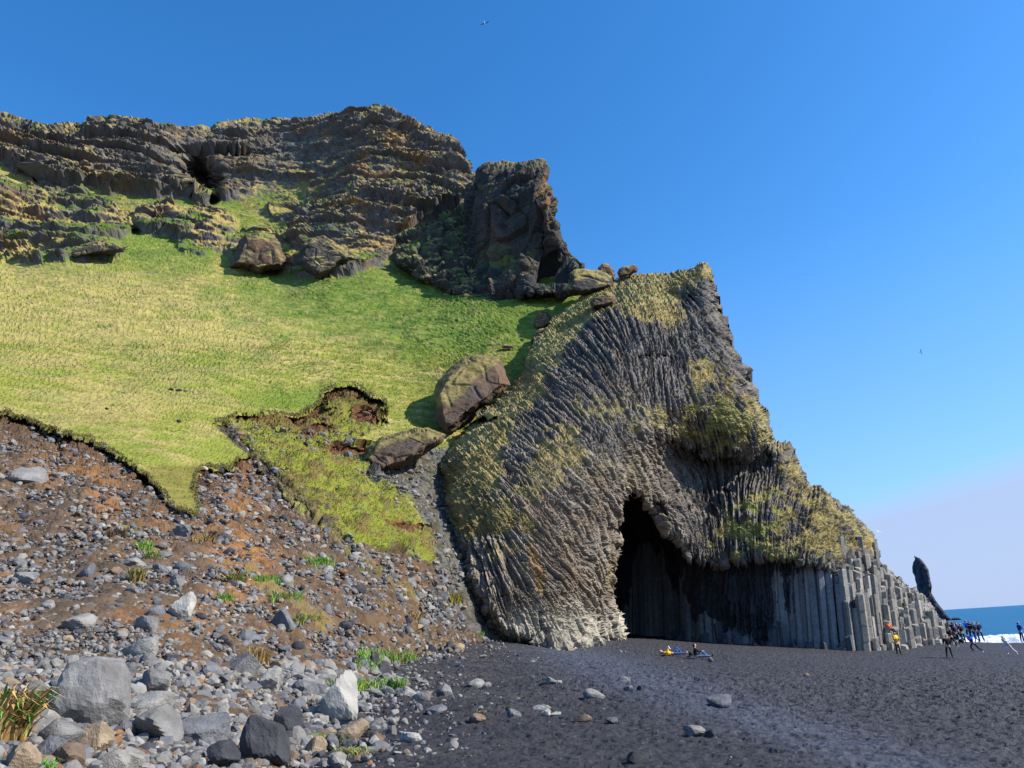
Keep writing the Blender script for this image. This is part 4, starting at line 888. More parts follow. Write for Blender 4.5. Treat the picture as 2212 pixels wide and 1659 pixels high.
# everything smaller is rubble
PR = [polytope(1, 50+i, .08, 0, 10) for i in range(14)]; PR2 = [polytope(2, 80+i, .08, .05, 12) for i in range(14)]
rV, rF, rC, nb_ = [], [], [], 0
NR = 36000; cx = np.array([rk.uniform(-120, 1700) for _ in range(NR*2)]); cy = np.array([rk.uniform(925, 1700) for _ in range(NR*2)])
acc = np.array([rk.random() < dens(a, b)*(.85) for a, b in zip(cx, cy)]); cx, cy = cx[acc], cy[acc]
YY = surfY(cx, cy); PP = PT(cx, cy, YY)
pal = [lin(TONE[k])*.8 for k in ('pale grey', 'grey', 'blue-grey', 'dark', 'brown', 'tan', 'orange')]
for k in range(len(cx)):
    far_ = cy[k] < 1180; w_ = min(22, rk.lognormvariate(math.log(5.8 if far_ else 6.6), .52))
    if cx[k] > 1000: w_ *= .6
    elif cy[k] > 1430 and cx[k] < 860: w_ *= 1.7
    w_ = max(w_, 2)*YY[k]/FPX
    V, Fc = (PR2 if w_*FPX/YY[k] > 9 else PR)[rk.randrange(14)]; M_ = rotm(rk, False)
    S_ = np.array([w_*.62, w_*.55*rk.uniform(.7, 1.2), w_*rk.uniform(.28, .6)]); q = (V@M_.T)*S_
    tl = np.array(Euler((rk.uniform(-.4, .4), rk.uniform(-.4, .4), rk.uniform(0, 6.28))).to_matrix()); q = q@tl.T
    rV.append(q+PP[k]+np.array([0, 0, w_*.10])); rF.append(Fc+nb_); nb_ += len(V)
    cc = pal[rk.choices(range(7), [30, 36, 22, 14, 8, 6, 2])[0]]*rk.uniform(.7, 1.15); rC.append(np.broadcast_to(cc, V.shape))
rub = mesh_np('scree_rubble', np.concatenate(rV), np.concatenate(rF), M_RUB, np.concatenate(rC)); tag(rub, 'loose grey and brown rubble covering the scree slope', 'rubble', kind='stuff')
print('rubble', len(cx), 'verts', nb_)

# ------------------------------------------------------------------ grass clumps
M_BLADE = mat('grass_blades', vcol=True, rough=.7, nscale=3, nvar=.1, bump=0, spec=.2)
def clump(px, py, wpx, hpx, n, tones, label, nm='grass_clump', drop=.5, dx=0, seed=0):
    g = random.Random(seed); P0, Yv = place(px, py); k = Yv/FPX; V, Fc, C_ = [], [], []
    for i in range(n):
        a = g.uniform(-.5, .5)*wpx; b = g.gauss(0, .28)*wpx*.35
        qx = px+a; qy = py+b*.3+dx*a
        Pq, Yq = place(qx, qy) if n < 120 or i % 4 == 0 else (lastP+np.array([g.gauss(0, 1.2)*k*wpx*.03, g.gauss(0, 1)*k*wpx*.05, 0]), 0)
        lastP = Pq
        L_ = hpx*k*g.uniform(.55, 1.15); th = g.uniform(0, 6.28); ld = np.array([math.cos(th), math.sin(th), 0]); ln = g.uniform(.15, .75)*L_*drop*2
        wd = max(.006, hpx*k*.035)*g.uniform(.7, 1.3); sd3 = np.array([-math.sin(th+g.uniform(-1, 1)), math.cos(th), 0])*wd
        up = np.array([0, 0, 1.]); p0 = Pq-up*.02; p1 = p0+up*L_*.5+ld*ln*.3; p2_ = p0+up*L_*(.85-.3*drop*g.random())+ld*ln*.75; p3_ = p0+up*L_*(.95-.7*drop*g.random())+ld*ln*1.2
        b0 = len(V); V += [p0-sd3, p0+sd3, p1-sd3*.8, p1+sd3*.8, p2_-sd3*.5, p2_+sd3*.5, p3_]
        Fc += [[b0, b0+1, b0+3], [b0, b0+3, b0+2], [b0+2, b0+3, b0+5], [b0+2, b0+5, b0+4], [b0+4, b0+5, b0+6]]
        cc = lin(g.choice(tones))*g.uniform(.75, 1.15)*.85; C_ += [cc*.8]*2+[cc]*5
    o = mesh_np(nm, np.array(V), np.array(Fc), M_BLADE, np.array(C_)); return tag(o, label, 'grass clump', 'grass clumps on the scree')
GR = [(96,156,72), (120,170,70), (140,176,84), (150,160,70)]; DRY = [(186,156,100), (160,128,74), (134,104,62), (170,150,96)]; MXD = GR+DRY
for k, (px, py, w_, h_, n, tn, lab, dp) in enumerate([
 (14,1606,62,112,620,[(206,170,104),(190,150,92),(176,140,84)]+DRY+GR[:2],'tall dry tan grass at the left edge with green blades at its base',.5),
 (15,1560,50,60,260,MXD,'green-tipped grass tuft behind the dry grass at the left edge',.6),
 (96,1668,46,34,90,GR,'sparse green blades in front of the stones at the bottom left',.5),
 (700,1606,70,24,260,GR+DRY[:1],'long low green grass clump below the largest pale boulder',.8),
 (765,1630,80,20,260,MXD,'trailing green and tan grass at the bottom beside the tan-topped boulder',.9),
 (765,1498,84,34,460,GR+[(160,190,60)],'bright yellow-green grass clump right behind the largest pale boulder',.5),
 (835,1428,116,26,560,GR,'widest bright green grass clump along the scree toe',.5),
 (800,1450,64,26,260,GR+[(170,180,80)],'green grass clump just in front of the widest one',.5),
 (848,1486,52,26,240,GR,'blue-green grass clump right of the upright black stone',.6),
 (560,1436,44,36,320,DRY,'rounded brown dry tuft between the grey boulders',.3),
 (292,1258,34,34,220,DRY+GR[:1],'dry tan tuft high on the brown slope',.5),
 (312,1188,30,24,180,GR,'bright green tuft strip on the brown slope',.5),
 (330,1210,34,24,180,GR+DRY[:2],'fading green tuft below the bright green strip',.6),
 (487,1300,32,22,200,GR,'small dark green tuft beside the tall pale block',.5),
 (512,1262,30,30,220,DRY+GR[:2],'tan tuft leaning over the stones left of the green strips',.6),
 (575,1262,56,22,260,[(84,140,40),(100,150,44),(140,160,60)],'green leafy patch at the top of the grass strip',.3),
 (620,1300,60,26,320,MXD+GR,'long grass strip running down beside the smooth blue-grey boulder',.6),
 (665,1350,50,28,260,GR+DRY,'lower end of the grass strip, tan beneath',.6),
 (690,1222,54,24,260,GR,'pale green grass clump alone in the middle scree',.6),
 (755,1140,42,24,260,[(140,150,60),(150,140,70)],'rounded olive hummock beneath the stony rill',.3),
 (890,1178,84,18,300,[(140,160,50),(160,150,70)],'mossy turf ledge at the right edge of the slump',.3),
 (800,1235,60,16,220,MXD,'thin grass strip on the dark scree under the slump',.4),
 (880,1290,60,16,200,MXD,'thin mixed grass strip near the foot of the left cliff',.4),
 (985,1308,26,30,200,[(150,150,60),(140,120,60)],'olive tuft against the ribbed foot of the left cliff',.4),
 (902,1345,22,26,160,DRY,'small tan tuft hanging on the scree below the cliff',.6),
 (833,1316,24,14,120,DRY,'curled brown turf roll on the scree',.6),
 (440,1172,52,22,200,DRY+[(110,84,54)],'torn brown turf clod below the hanging turf tongue',.5),
 (250,1160,40,22,200,[(96,74,50),(120,92,60)],'dark brown root clod left of the bright green strip',.4),
 (1040,1372,14,10,70,GR,'tiny green tuft at the foot of the ribbed cliff',.4),
 (705,1440,26,10,90,DRY,'small brown grass clod in the stones',.5),
 (1040,1540,16,8,70,DRY,'straw-coloured wisp lying on the sand',.9)]):
    clump(px, py, w_, h_, n, tn, lab, drop=dp, seed=k)

# ragged turf fringe hanging over the scarps (too many blades to count)
def fringe():
    g = random.Random(77); V, Fc, C_ = [], [], []
    lines = [[(-30,891),(0,893),(40,903),(110,930),(200,958),(255,982),(300,1012),(330,1045),(358,1075),(375,1100),(430,1112)], [(428,1085),(420,1050),(425,1022),(445,1010),(500,1012),(515,992),(552,985),(556,1000)],
             [(490,905),(530,893),(600,895),(640,903),(690,873),(698,848),(730,835),(765,832),(800,855),(830,868),(836,890)], [(466,912),(484,910),(500,922),(540,965),(590,1010),(640,1060),(700,1120)]]
    for ln in lines:
        ln = np.array(ln, float); sg = np.hypot(*np.diff(ln, axis=0).T); tot = sg.sum(); cum = np.r_[0, np.cumsum(sg)]
        for _ in range(int(tot*4)):
            t = g.random()*tot; px = np.interp(t, cum, ln[:, 0]); py = np.interp(t, cum, ln[:, 1]); w_ = g.gauss(0, 4); 
            j_ = int(np.clip((py-ys[0])/st, 0, len(ys)-1)); i_ = int(np.clip((px-xs[0])/st, 0, len(xs)-1))
            # climb to just above the scarp
            sf = S1F if ln is not None and ln[0][0] < 429 else (S2F if ln[0][0] > 480 else S3F)
            q = 0
            while q < 14 and sf[max(j_-q, 0), i_] > -1: q += 1
            py2 = ys[max(j_-q, 0)]-abs(w_)*.8; Pq = PT(px+g.uniform(-1, 1), py2, float(hillY_at(px, py2))-.05); k = float(hillY_at(px, py2))/FPX
            L_ = k*g.uniform(3, 12); out = np.array([g.uniform(-.6, .6), -1, 0]); out /= np.linalg.norm(out); sd3 = np.array([1, 0, 0])*k*g.uniform(.5, 1.1)
            p1 = Pq+out*L_*.35+np.array([0, 0, L_*.25]); p2_ = Pq+out*L_*.6+np.array([0, 0, -L_*.1]); p3_ = Pq+out*L_*.68-np.array([0, 0, L_*g.uniform(.4, .9)])
            b0 = len(V); V += [Pq-sd3, Pq+sd3, p1-sd3*.9, p1+sd3*.9, p2_-sd3*.7, p2_+sd3*.7, p3_]
            Fc += [[b0, b0+1, b0+3], [b0, b0+3, b0+2], [b0+2, b0+3, b0+5], [b0+2, b0+5, b0+4], [b0+4, b0+5, b0+6]]
            C_ += [lin(g.choice([(140,140,64), (168,150,94), (120,104,58), (96,76,50), (150,134,76)]))*g.uniform(.6, 1.)*.8]*7
    return mesh_np('turf_fringe', np.array(V), np.array(Fc), M_BLADE, np.array(C_))
tag(fringe(), 'ragged dry grass fringe hanging over the eroded turf edge', 'grass', kind='stuff')

# tussock blades over turf: thousands of strands, each lot one uncountable mass
def strands(name, P_, N_, D_, C_, lpx, wpx, droop, label):
    n = len(P_); k = D_/FPX; r = rng.random
    Lb = (k*lpx*(.5+r(n)))[:, None]; wd = (k*wpx*(.6+.8*r(n)))[:, None]
    down = np.stack([N_[:, 0]+rng.normal(0, .5, n), N_[:, 1]+rng.normal(0, .3, n), -.15+0*r(n)], -1); down /= np.linalg.norm(down, axis=1, keepdims=True)
    side = np.cross(down, N_); side /= np.linalg.norm(side, axis=1, keepdims=True)+1e-6
    up = N_*.55+np.array([0, 0, .45]); P0_ = P_-N_*.03
    p1 = P0_+up*Lb*.38+down*Lb*.22*droop; p2_ = P0_+up*Lb*.48+down*Lb*.6*droop; p3_ = P0_+up*Lb*(.48-.3*droop)+down*Lb*.95*droop
    V = np.stack([P0_-side*wd, P0_+side*wd, p1-side*wd*.9, p1+side*wd*.9, p2_-side*wd*.6, p2_+side*wd*.6, p3_], 1).reshape(-1, 3)
    t = np.array([[0,1,3],[0,3,2],[2,3,5],[2,5,4],[4,5,6]]); Fc = (t[None]+7*np.arange(n)[:, None, None]).reshape(-1, 3)
    cc = C_*(.65+.7*r(n))[:, None]; cc = np.where((r(n) < .35)[:, None], cc*.5+lin((188,168,106))*.4, cc); return tag(mesh_np(name, V, Fc, M_BLADE, np.repeat(cc, 7, 0)), label, 'grass', kind='stuff')
strands('turf_grass', *TURFPTS[0], 6.5, .55, .8, 'short tan and green grass strands on the lower turf slope')
strands('slump_grass', *TURFPTS[1], 7.5, .6, .7, 'mossy yellow-green grass on the slumped ground beside the gully')
strands('headland_grass', *HEADPTS, 4.6, .5, 1.0, 'olive and tan tussock grass on the ledges of the headland')

# ------------------------------------------------------------------ people
def plain(name, rgb, rough=.85): return mat(name, lin(rgb), rough=rough, nscale=8, nvar=.12, bump=.15, bscale=30, bdist=.01)
def skin_mesh(verts, edges, radii, root=0, sub=1):
    me = bpy.data.meshes.new('tmp'); me.from_pydata([tuple(v) for v in verts], edges, []); o = bpy.data.objects.new('tmp', me); COL.objects.link(o)
    m = o.modifiers.new('s', 'SKIN'); m.use_smooth_shade = True
    for i, r in enumerate(radii):
        me.skin_vertices[0].data[i].radius = (r, r) if not isinstance(r, tuple) else r
        me.skin_vertices[0].data[i].use_root = (i == root or (isinstance(root, tuple) and i in root))
    s = o.modifiers.new('b', 'SUBSURF'); s.levels = sub; s.render_levels = sub
    dg = bpy.context.evaluated_depsgraph_get(); ev = bpy.data.meshes.new_from_object(o.evaluated_get(dg)); bpy.data.objects.remove(o); return ev
def put(name, me, m, parent):
    me.materials.clear(); me.materials.append(m); o = bpy.data.objects.new(name, me); COL.objects.link(o); o.parent = parent; return o
POSES = {}
def base():
    return dict(pelvis=(0,0,.95), waist=(0,0,1.10), chest=(0,0,1.32), neck=(0,0,1.49), head=(0,-.01,1.60), crown=(0,0,1.70),
        sl=(-.19,0,1.42), el=(-.25,.02,1.15), wl=(-.27,-.04,.90), sr=(.19,0,1.42), er=(.25,.02,1.15), wr=(.27,-.04,.90),
        hl=(-.09,0,.91), kl=(-.11,-.02,.50), al=(-.12,.02,.09), tl=(-.13,-.16,.03), hr=(.09,0,.91), kr=(.11,-.02,.50), ar=(.12,.02,.09), tr=(.13,-.16,.03))
def pz(**k): p = base(); p.update(k); return p
POSES['stand'] = pz(al=(-.20,.02,.09), tl=(-.24,-.15,.03), kl=(-.16,-.02,.5), ar=(.20,.02,.09), tr=(.24,-.15,.03), kr=(.16,-.02,.5), wl=(-.12,-.30,1.22), wr=(.12,-.30,1.22), el=(-.27,-.06,1.18), er=(.27,-.06,1.18))
POSES['walk'] = pz(kl=(-.10,-.16,.52), al=(-.11,-.30,.12), tl=(-.12,-.46,.08), kr=(.10,.10,.50), ar=(.11,.34,.14), tr=(.11,.22,.03), wl=(-.28,.16,.95), wr=(.28,-.22,.98))
POSES['run'] = pz(pelvis=(0,0,.92), waist=(0,-.07,1.06), chest=(0,-.18,1.26), neck=(0,-.26,1.41), head=(0,-.33,1.51), crown=(0,-.36,1.60), sl=(-.19,-.2,1.36), sr=(.19,-.2,1.36), el=(-.30,-.02,1.20), wl=(-.30,.16,1.32), er=(.28,-.38,1.16), wr=(.22,-.55,1.30),
    hl=(-.09,0,.89), kl=(-.10,-.26,.62), al=(-.11,-.10,.26), tl=(-.11,-.25,.20), hr=(.09,0,.89), kr=(.10,.22,.50), ar=(.11,.58,.22), tr=(.11,.50,.06))
POSES['sit'] = pz(pelvis=(0,0,.12), waist=(0,-.02,.28), chest=(0,-.08,.50), neck=(0,-.13,.66), head=(0,-.17,.77), crown=(0,-.18,.87), sl=(-.19,-.1,.6), sr=(.19,-.1,.6), el=(-.28,-.25,.38), wl=(-.12,-.42,.42), er=(.28,-.25,.38), wr=(.12,-.42,.42),
    hl=(-.10,0,.10), kl=(-.14,-.42,.22), al=(-.14,-.55,-.20), tl=(-.14,-.70,-.26), hr=(.10,0,.10), kr=(.14,-.44,.22), ar=(.14,-.55,-.20), tr=(.14,-.70,-.26))
POSES['longsit'] = pz(pelvis=(0,0,.11), waist=(0,.06,.26), chest=(0,.10,.46), neck=(0,.08,.62), head=(0,.05,.73), crown=(0,.05,.83), sl=(-.19,.1,.56), sr=(.19,.1,.56), el=(-.27,-.12,.38), wl=(-.10,-.34,.40), er=(.27,-.12,.38), wr=(.10,-.34,.40),
    hl=(-.10,-.02,.10), kl=(-.13,-.46,.12), al=(-.14,-.88,.07), tl=(-.15,-.93,.22), hr=(.10,-.02,.10), kr=(.20,-.34,.36), ar=(.16,-.66,.07), tr=(.17,-.80,.04))
POSES['lie'] = pz(pelvis=(0,0,.11), waist=(0,.16,.12), chest=(0,.38,.16), neck=(0,.54,.21), head=(0,.66,.27), crown=(0,.76,.33), sl=(-.19,.47,.16), sr=(.19,.47,.16), el=(-.27,.25,.18), wl=(-.08,.22,.36), er=(.27,.25,.18), wr=(.08,.22,.36),
    hl=(-.09,-.03,.11), kl=(-.11,-.42,.10), al=(-.12,-.84,.08), tl=(-.14,-.90,.21), hr=(.09,-.03,.11), kr=(.13,-.34,.46), ar=(.12,-.60,.09), tr=(.13,-.76,.05))
def person(px, py, hpx, pose, yaw, label, jacket, trousers, hat, skinc=(196,150,122), hatkind='hat', pack=None, Yv=None, lean=0, bare=False, zoff=0, roll_=0, mir=False, shoes=(40,38,40), extra=None):
    if Yv is None: P0, Yv = place(px, py)
    else: P0 = PT(px, py, Yv)
    p = {k: np.array(v, float) for k, v in POSES[pose].items()}
    if mir:
        q = {}
        for k, v in p.items(): v = v*np.array([-1, 1, 1]); kk = {'l': 'r', 'r': 'l'}.get(k[-1], k[-1]) if len(k) == 2 else None; q[k[0]+kk if kk else k] = v
        p = q
    root = empty('person', (P0[0], P0[1], P0[2]+zoff)); root.rotation_euler = (0, roll_, yaw); sc = hpx*Yv*1.0/FPX/1.75 if hpx else 1; sc = min(max(sc, .88), 1.12); root.scale = (sc,)*3
    tag(root, label, 'person', 'people on the beach'); root['kind'] = 'thing'
    names = ['pelvis','waist','chest','neck','head','crown','sl','el','wl','sr','er','wr','hl','kl','al','tl','hr','kr','ar','tr']; ix = {n: i for i, n in enumerate(names)}
    V = [p[n] for n in names]; E = [(0,1),(1,2),(2,3),(3,4),(4,5),(2,6),(6,7),(7,8),(2,9),(9,10),(10,11),(0,12),(12,13),(13,14),(14,15),(0,16),(16,17),(17,18),(18,19)]
    Rr_ = [.115,.105,.12,.05,.088,.062,.055,.040,.026,.055,.040,.026,.085,.055,.036,.026,.085,.055,.036,.026]
    for s_, w_, e_ in ((-1, 'wl', 'el'), (1, 'wr', 'er')):      # hands: palm, four fingers, a thumb from its side
        d = p[w_]-p[e_]; d /= np.linalg.norm(d)+1e-9; side = np.cross(d, [0, 0, 1.]); side /= np.linalg.norm(side)+1e-6; curl = np.cross(side, d)
        palm = p[w_]+d*.07; i0 = len(V); V.append(palm); Rr_.append(.030); E.append((ix[w_], i0))
        for f, L_ in zip((-1.5, -.5, .5, 1.5), (.075, .088, .082, .062)):
            a = palm+d*.03+side*f*.019; b = a+d*L_*.5-curl*.008; c_ = b+d*L_*.35-curl*.03; j = len(V); V += [a, b, c_]; Rr_ += [.009, .0085, .007]; E += [(i0, j), (j, j+1), (j+1, j+2)]
        a = palm-d*.02+side*.035*s_; b = a+d*.03+side*.02*s_; j = len(V); V += [a, b]; Rr_ += [.011, .009]; E += [(i0, j), (j, j+1)]
    fwd = np.array([0, -1., 0]) if pose not in ('lie',) else np.array([0, -.35, .93]); hd = p['head']
    upv = p['crown']-p['neck']; upv /= np.linalg.norm(upv)
    j = len(V); V.append(hd+fwd*.105+upv*.0); Rr_.append(.014); E.append((ix['head'], j))            # nose
    for s_ in (-1, 1): j = len(V); V.append(hd+np.array([s_*.098, 0, 0])); Rr_.append(.016); E.append((ix['head'], j))   # ears
    skinm = plain('skin_%d' % skinc[0], skinc, .6); body = put('body', skin_mesh(V, E, Rr_, 0, 1), skinm, root)
    def sub(nms, edges, rad, nm, m, rt=0): return put(nm, skin_mesh([p[n] if isinstance(n, str) else n for n in nms], edges, rad, rt), m, root)
    if jacket:
        hem = p['pelvis']*.9+p['waist']*.1
        sub([hem, p['waist'], p['chest'], p['neck']*.75+p['chest']*.25, 'sl', 'el', p['wl'], 'sr', 'er', p['wr']], [(0,1),(1,2),(2,3),(2,4),(4,5),(5,6),(2,7),(7,8),(8,9)], [.165,.150,.165,.075,.082,.062,.046,.082,.062,.046], 'jacket', plain('cloth_%d_%d_%d' % jacket, jacket))
    if trousers:
        if bare: sub(['pelvis', 'hl', p['kl']*.6+p['hl']*.4, 'hr', p['kr']*.6+p['hr']*.4], [(0,1),(1,2),(0,3),(3,4)], [.135,.10,.085,.10,.085], 'shorts', plain('cloth_%d_%d_%d' % trousers, trousers))
        else: sub([p['pelvis']*.8+p['waist']*.2, p['pelvis']-(p['waist']-p['pelvis'])*.2, 'hl', 'kl', 'al', 'hr', 'kr', 'ar'], [(0,1),(2,3),(3,4),(5,6),(6,7)], [.135,.13,.092,.068,.055,.092,.068,.055], 'trousers', plain('cloth_%d_%d_%d' % trousers, trousers), (0, 2, 5))
    for a, t_ in (('al', 'tl'), ('ar', 'tr')):
        sub([p[a]-np.array([0, 0, .02]), p[t_]], [(0, 1)], [.052, .042], 'shoe', plain('shoe_%d' % shoes[0], shoes))
    hv = hd+upv*.035-fwd*.022
    if hatkind == 'hood': sub([p['neck']-fwd*.03, hv-upv*.03, hv+upv*.05], [(0,1),(1,2)], [.075,.112,.085], 'hood', plain('cloth_%d_%d_%d' % hat, hat))
    else: sub([hv-upv*.005-fwd*.012, hv+upv*.055], [(0,1)], [.104,.075], 'hat' if hatkind == 'hat' else 'hair', plain('cloth_%d_%d_%d' % hat, hat))
    # eyes and mouth
    bm = bmesh.new()
    for s_ in (-1, 1):
        c_ = hd+fwd*.088+upv*.022+np.array([s_*.032, 0, 0]); bmesh.ops.create_icosphere(bm, subdivisions=1, radius=.012, matrix=Matrix.Translation(c_))
    me = bpy.data.meshes.new('eyes'); bm.to_mesh(me); bm.free(); put('eyes', me, plain('eye_dark', (30,24,22), .3), root)
    bm = bmesh.new(); bmesh.ops.create_icosphere(bm, subdivisions=1, radius=1, matrix=Matrix.Translation(hd+fwd*.087-upv*.045) @ Matrix.Diagonal((.026, .010, .008, 1))); me = bpy.data.meshes.new('mouth'); bm.to_mesh(me); bm.free(); put('mouth', me, plain('lip_tone', (150,84,78), .5), root)
    if pack:
        bk = -fwd*.17; c0 = p['chest']+bk+np.array([0, 0, 0]); c1 = p['waist']+bk*1.05; sub([c1-upv*.02, c0+upv*.04], [(0, 1)], [(.15), (.12)], 'backpack', plain('cloth_%d_%d_%d' % pack, pack))
    return root
NAVY, BLK, BLUE, DBL = (38,44,82), (26,26,30), (30,86,190), (34,52,120)
DD = lambda a, b: (1992.3+a*.0992, 1327.5+b*.0992)
person(1943, 1416, 46, 'stand', R(28), 'person in a yellow open jacket and black trousers standing before the pillars', (232,176,30), BLK, (24,22,24), hatkind='hair', roll_=R(-2))
person(2052, 1422, 45, 'stand', R(170), 'person seen from behind in a black outfit with pale shoulder stripe, legs apart', BLK, BLK, (24,20,20), hatkind='hair', roll_=R(-3))
person(2060, 1399, 33, 'walk', R(60), 'person in a bright red hat and dark coat carrying a black backpack', (30,30,40), BLK, (226,44,40), pack=BLK, shoes=(220,220,220))
person(*DD(785, 640), 30, 'stand', R(200), 'tall person in dark navy by the surf, behind the one in the red hat', NAVY, BLK, (30,28,34), hatkind='hair')
person(*DD(740, 600), 27, 'walk', R(150), 'person in dark blue close to the end of the pillars, arms folded', (30,40,84), NAVY, NAVY, hatkind='hood')
person(*DD(830, 585), 22, 'walk', R(230), 'slim person in grey-blue near the white surf, third of the group', (56,62,92), BLK, (70,60,56), hatkind='hair')
person(*DD(915, 630), 24, 'stand', R(20), 'person in a long black coat in the middle of the group by the surf', BLK, BLK, (60,46,40), hatkind='hair')
person(*DD(1040, 560), 25, 'stand', R(10), 'person in a bright blue coat with a pale hood by the surf', BLUE, BLK, (150,170,205), hatkind='hood')
person(*DD(1118, 582), 19, 'walk', R(100), 'small dark figure between the blue coat and the white cap', BLK, (60,60,70), (40,34,34), hatkind='hair')
person(*DD(1215, 602), 22, 'stand', R(180), 'person in navy with a white cap standing at the waterline', NAVY, DBL, (226,226,232))
person(*DD(1300, 600), 22, 'stand', R(170), 'person in navy and black beside the one in the white cap', (34,36,66), NAVY, (44,42,60), hatkind='hair')
person(2110, 1413, 32, 'run', R(-82), 'running person in a royal blue top and dark trousers, leaning to the left', (38,56,170), BLK, (38,56,170), hatkind='hood', roll_=R(-9), shoes=(190,190,196))
person(2186, 1417, 33, 'run', R(-70), 'running person in a white top and pale trousers with a blue bag', (232,230,238), (206,196,206), (150,92,84), hatkind='hair', roll_=R(-8), pack=(30,110,200), shoes=(232,190,176))
person(2210, 1388, 20, 'stand', R(90), 'person in blue at the right edge of the view before the surf', (40,60,160), DBL, (46,56,120), hatkind='hood')
# climbers on the pillars
def col_top(px, py, back=0):
    """highest pillar or rock surface near a sight line"""
    i = int(np.clip((px-xs2[0])/sh, 0, len(xs2)-1)); j = int(np.clip((py-ys2[0])/sh, 0, len(ys2)-1)); return B[j, i]
yo = col_top(1920, 1364)-1.0
q0 = PT(1920, 1364, yo); V, Fq, Ft, C_ = prism(q0[0], q0[1]+.15, float(gz0(q0[0], q0[1]))-.4, q0[2]+.02, .42, (0, 0), .05, lin((128,122,112))); mesh_np('basalt_column', V, [Fq, Ft], M_COL, C_, parent=head)
person(1920, 1364, 0, 'sit', R(40), 'person in an orange jacket and red cap sitting on a pillar top', (240,92,30), BLK, (214,40,34), Yv=yo, pack=BLK, zoff=.0)
yb = col_top(2024, 1341)-.8
q0 = PT(2026, 1341, yb); V, Fq, Ft, C_ = prism(q0[0], q0[1]+.1, float(gz0(q0[0], q0[1]))-.4, q0[2]+.02, .45, (0, 0), .05, lin((128,122,112))); mesh_np('basalt_column', V, [Fq, Ft], M_COL, C_, parent=head)
person(2026, 1341, 0, 'sit', R(-60), 'person in a bright blue jacket perched on the last low pillars by the sea', BLUE, BLK, (36,70,150), hatkind='hood', Yv=yb)
# the two resting on the sand
person(1452, 1416, 0, 'lie', R(86), 'person in a yellow top and blue jeans lying on the sand reading', (228,172,40), (66,86,128), (196,132,60), hatkind='hair', shoes=(214,206,190))
person(1506, 1422, 0, 'longsit', R(80), 'person in a black hooded jacket and blue jeans sitting on the sand', BLK, (84,112,150), (26,26,28), hatkind='hood', shoes=(24,24,26))
def bag(px, py, s, rgb, label, cat='bag', nm='backpack'):
    P0, Yv = place(px, py); root = empty(nm, P0); root.scale = (s,)*3; tag(root, label, cat)
    put('bag_body', skin_mesh([(0,0,.10),(0,.02,.26),(0,.03,.38)], [(0,1),(1,2)], [(.19),(.18),(.10)], 0), plain('cloth_%d_%d_%d' % rgb, rgb), root)
    put('pocket', skin_mesh([(0,-.16,.10),(0,-.16,.2)], [(0,1)], [.09,.07], 0), plain('cloth_%d_%d_%d' % rgb, rgb), root)
    put('strap', skin_mesh([(-.1,.15,.05),(-.12,.22,.2),(-.08,.14,.38)], [(0,1),(1,2)], [.02,.02,.02], 0), plain('strap_dark', (30,30,34)), root)
    return root
bag(1436, 1415, .65, (40,60,150), 'blue backpack used as a pillow under the reader in yellow')
bag(1463, 1410, .6, (52,130,200), 'small light blue bag standing on the sand behind the reader in yellow')
bag(1494, 1420, .85, (30,30,34), 'black backpack leaning beside the sitter in the black hooded jacket')
bag(2079, 1392, 1.1, (28,26,30), 'dark bag dropped on the sand beneath the group by the surf')
P0, Yv = place(1448, 1415); bm = bmesh.new()
for s_ in (-1, 1):
    m_ = Matrix.Translation((s_*.07, 0, 0)) @ Euler((0, s_*.25, 0)).to_matrix().to_4x4() @ Matrix.Diagonal((.14, .20, .012, 1)); bmesh.ops.create_cube(bm, size=1, matrix=m_)
me = bpy.data.meshes.new('open_book'); bm.to_mesh(me); bm.free(); me.materials.append(plain('paper_white', (232,230,222))); o = bpy.data.objects.new('open_book', me); COL.objects.link(o)
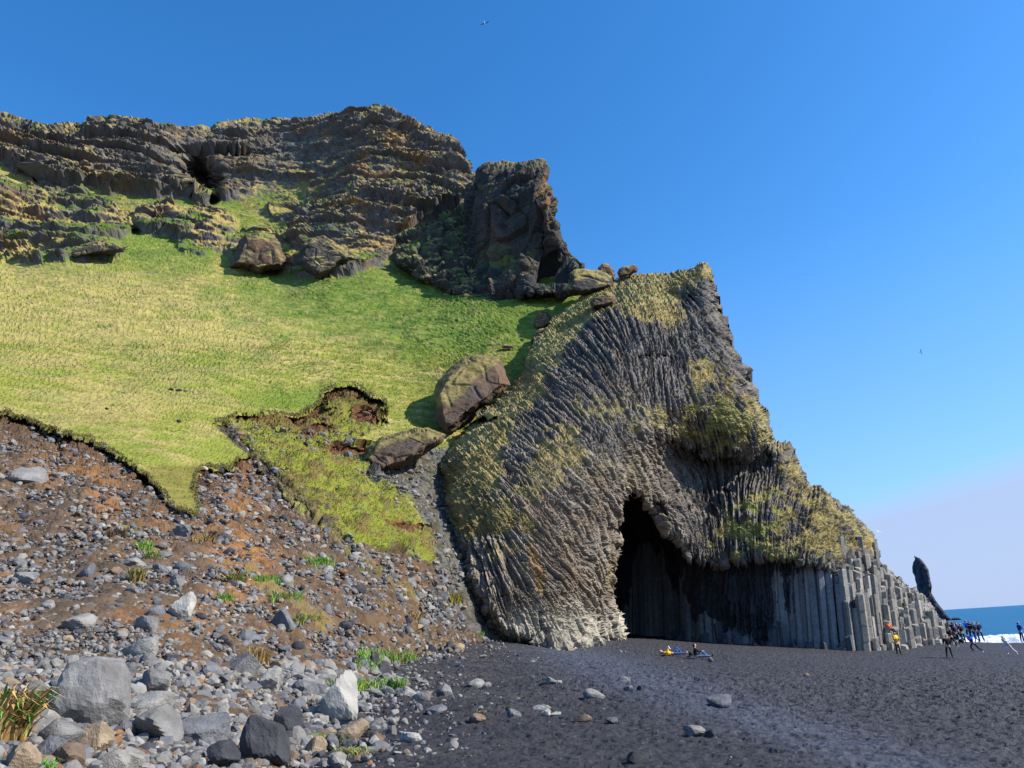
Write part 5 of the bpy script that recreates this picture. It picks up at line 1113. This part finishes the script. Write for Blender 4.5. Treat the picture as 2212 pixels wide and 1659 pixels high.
o.location = (P0[0]-.02, P0[1]-.02, P0[2]+.44); o.rotation_euler = (R(60), 0, R(86)); tag(o, 'white open book held above the chest of the reader in yellow', 'book')
# ------------------------------------------------------------------ gulls
def gull(px, py, Yv, span, yaw, bank, label, dark):
    P0 = PT(px, py, Yv); root = empty('seagull', P0); root.rotation_euler = (bank*.3, bank, yaw); root.scale = (span/1.3,)*3; tag(root, label, 'bird', 'gulls in the sky')
    put('body', skin_mesh([(0,-.30,.03),(0,-.22,.03),(0,-.08,0),(0,.12,0),(0,.30,-.01)], [(0,1),(1,2),(2,3),(3,4)], [(.012),(.04),(.07),(.06),(.02)], 2), plain('gull_white', (236,236,232)), root)
    for s_ in (-1, 1):
        V = []; 
        for t in np.linspace(0, 1, 9):
            x = s_*(.04+.62*t); z = .10*math.sin(t*2.2)-.10*t*t; y = -.06+.20*max(0, t-.4)**1.2-.04*math.sin(t*3); ch = .17*(1-t)**.55+.015; V += [(x, y-ch*.4, z+.008), (x, y+ch*.6, z), (x, y-ch*.4, z-.008)]
        Fw = []
        for k in range(8):
            for a, b in ((0, 1), (1, 2), (2, 0)): Fw.append([k*3+a, k*3+b, k*3+3+b, k*3+3+a])
        mesh_np('wing', np.array(V), np.array(Fw), plain('gull_dark' if dark else 'gull_grey', (60,64,72) if dark else (176,180,186)), parent=root)
    put('tail', skin_mesh([(0,.26,0),(0,.40,0)], [(0,1)], [.03,.05], 0), plain('gull_white', (236,236,232)), root); put('bill', skin_mesh([(0,-.30,.03),(0,-.37,.015)], [(0,1)], [.014,.006], 0), plain('bill_yellow', (220,170,50)), root)
gull(1047, 50, 85, 1.35, R(170), R(12), 'dark-winged gull gliding high in the blue sky above the cliff top', True)
gull(1989, 760, 120, 1.4, R(60), R(-62), 'small pale gull banking steeply in mid sky right of the headland', False)
gull(1897, 1148, 110, 1.3, R(150), R(-32), 'grey gull flying low just above the grassy shoulder of the headland', False)
gull(1332, 267, 260, 1.3, R(90), R(10), 'tiny far-off pale gull in the sky right of the tall pinnacle', False)
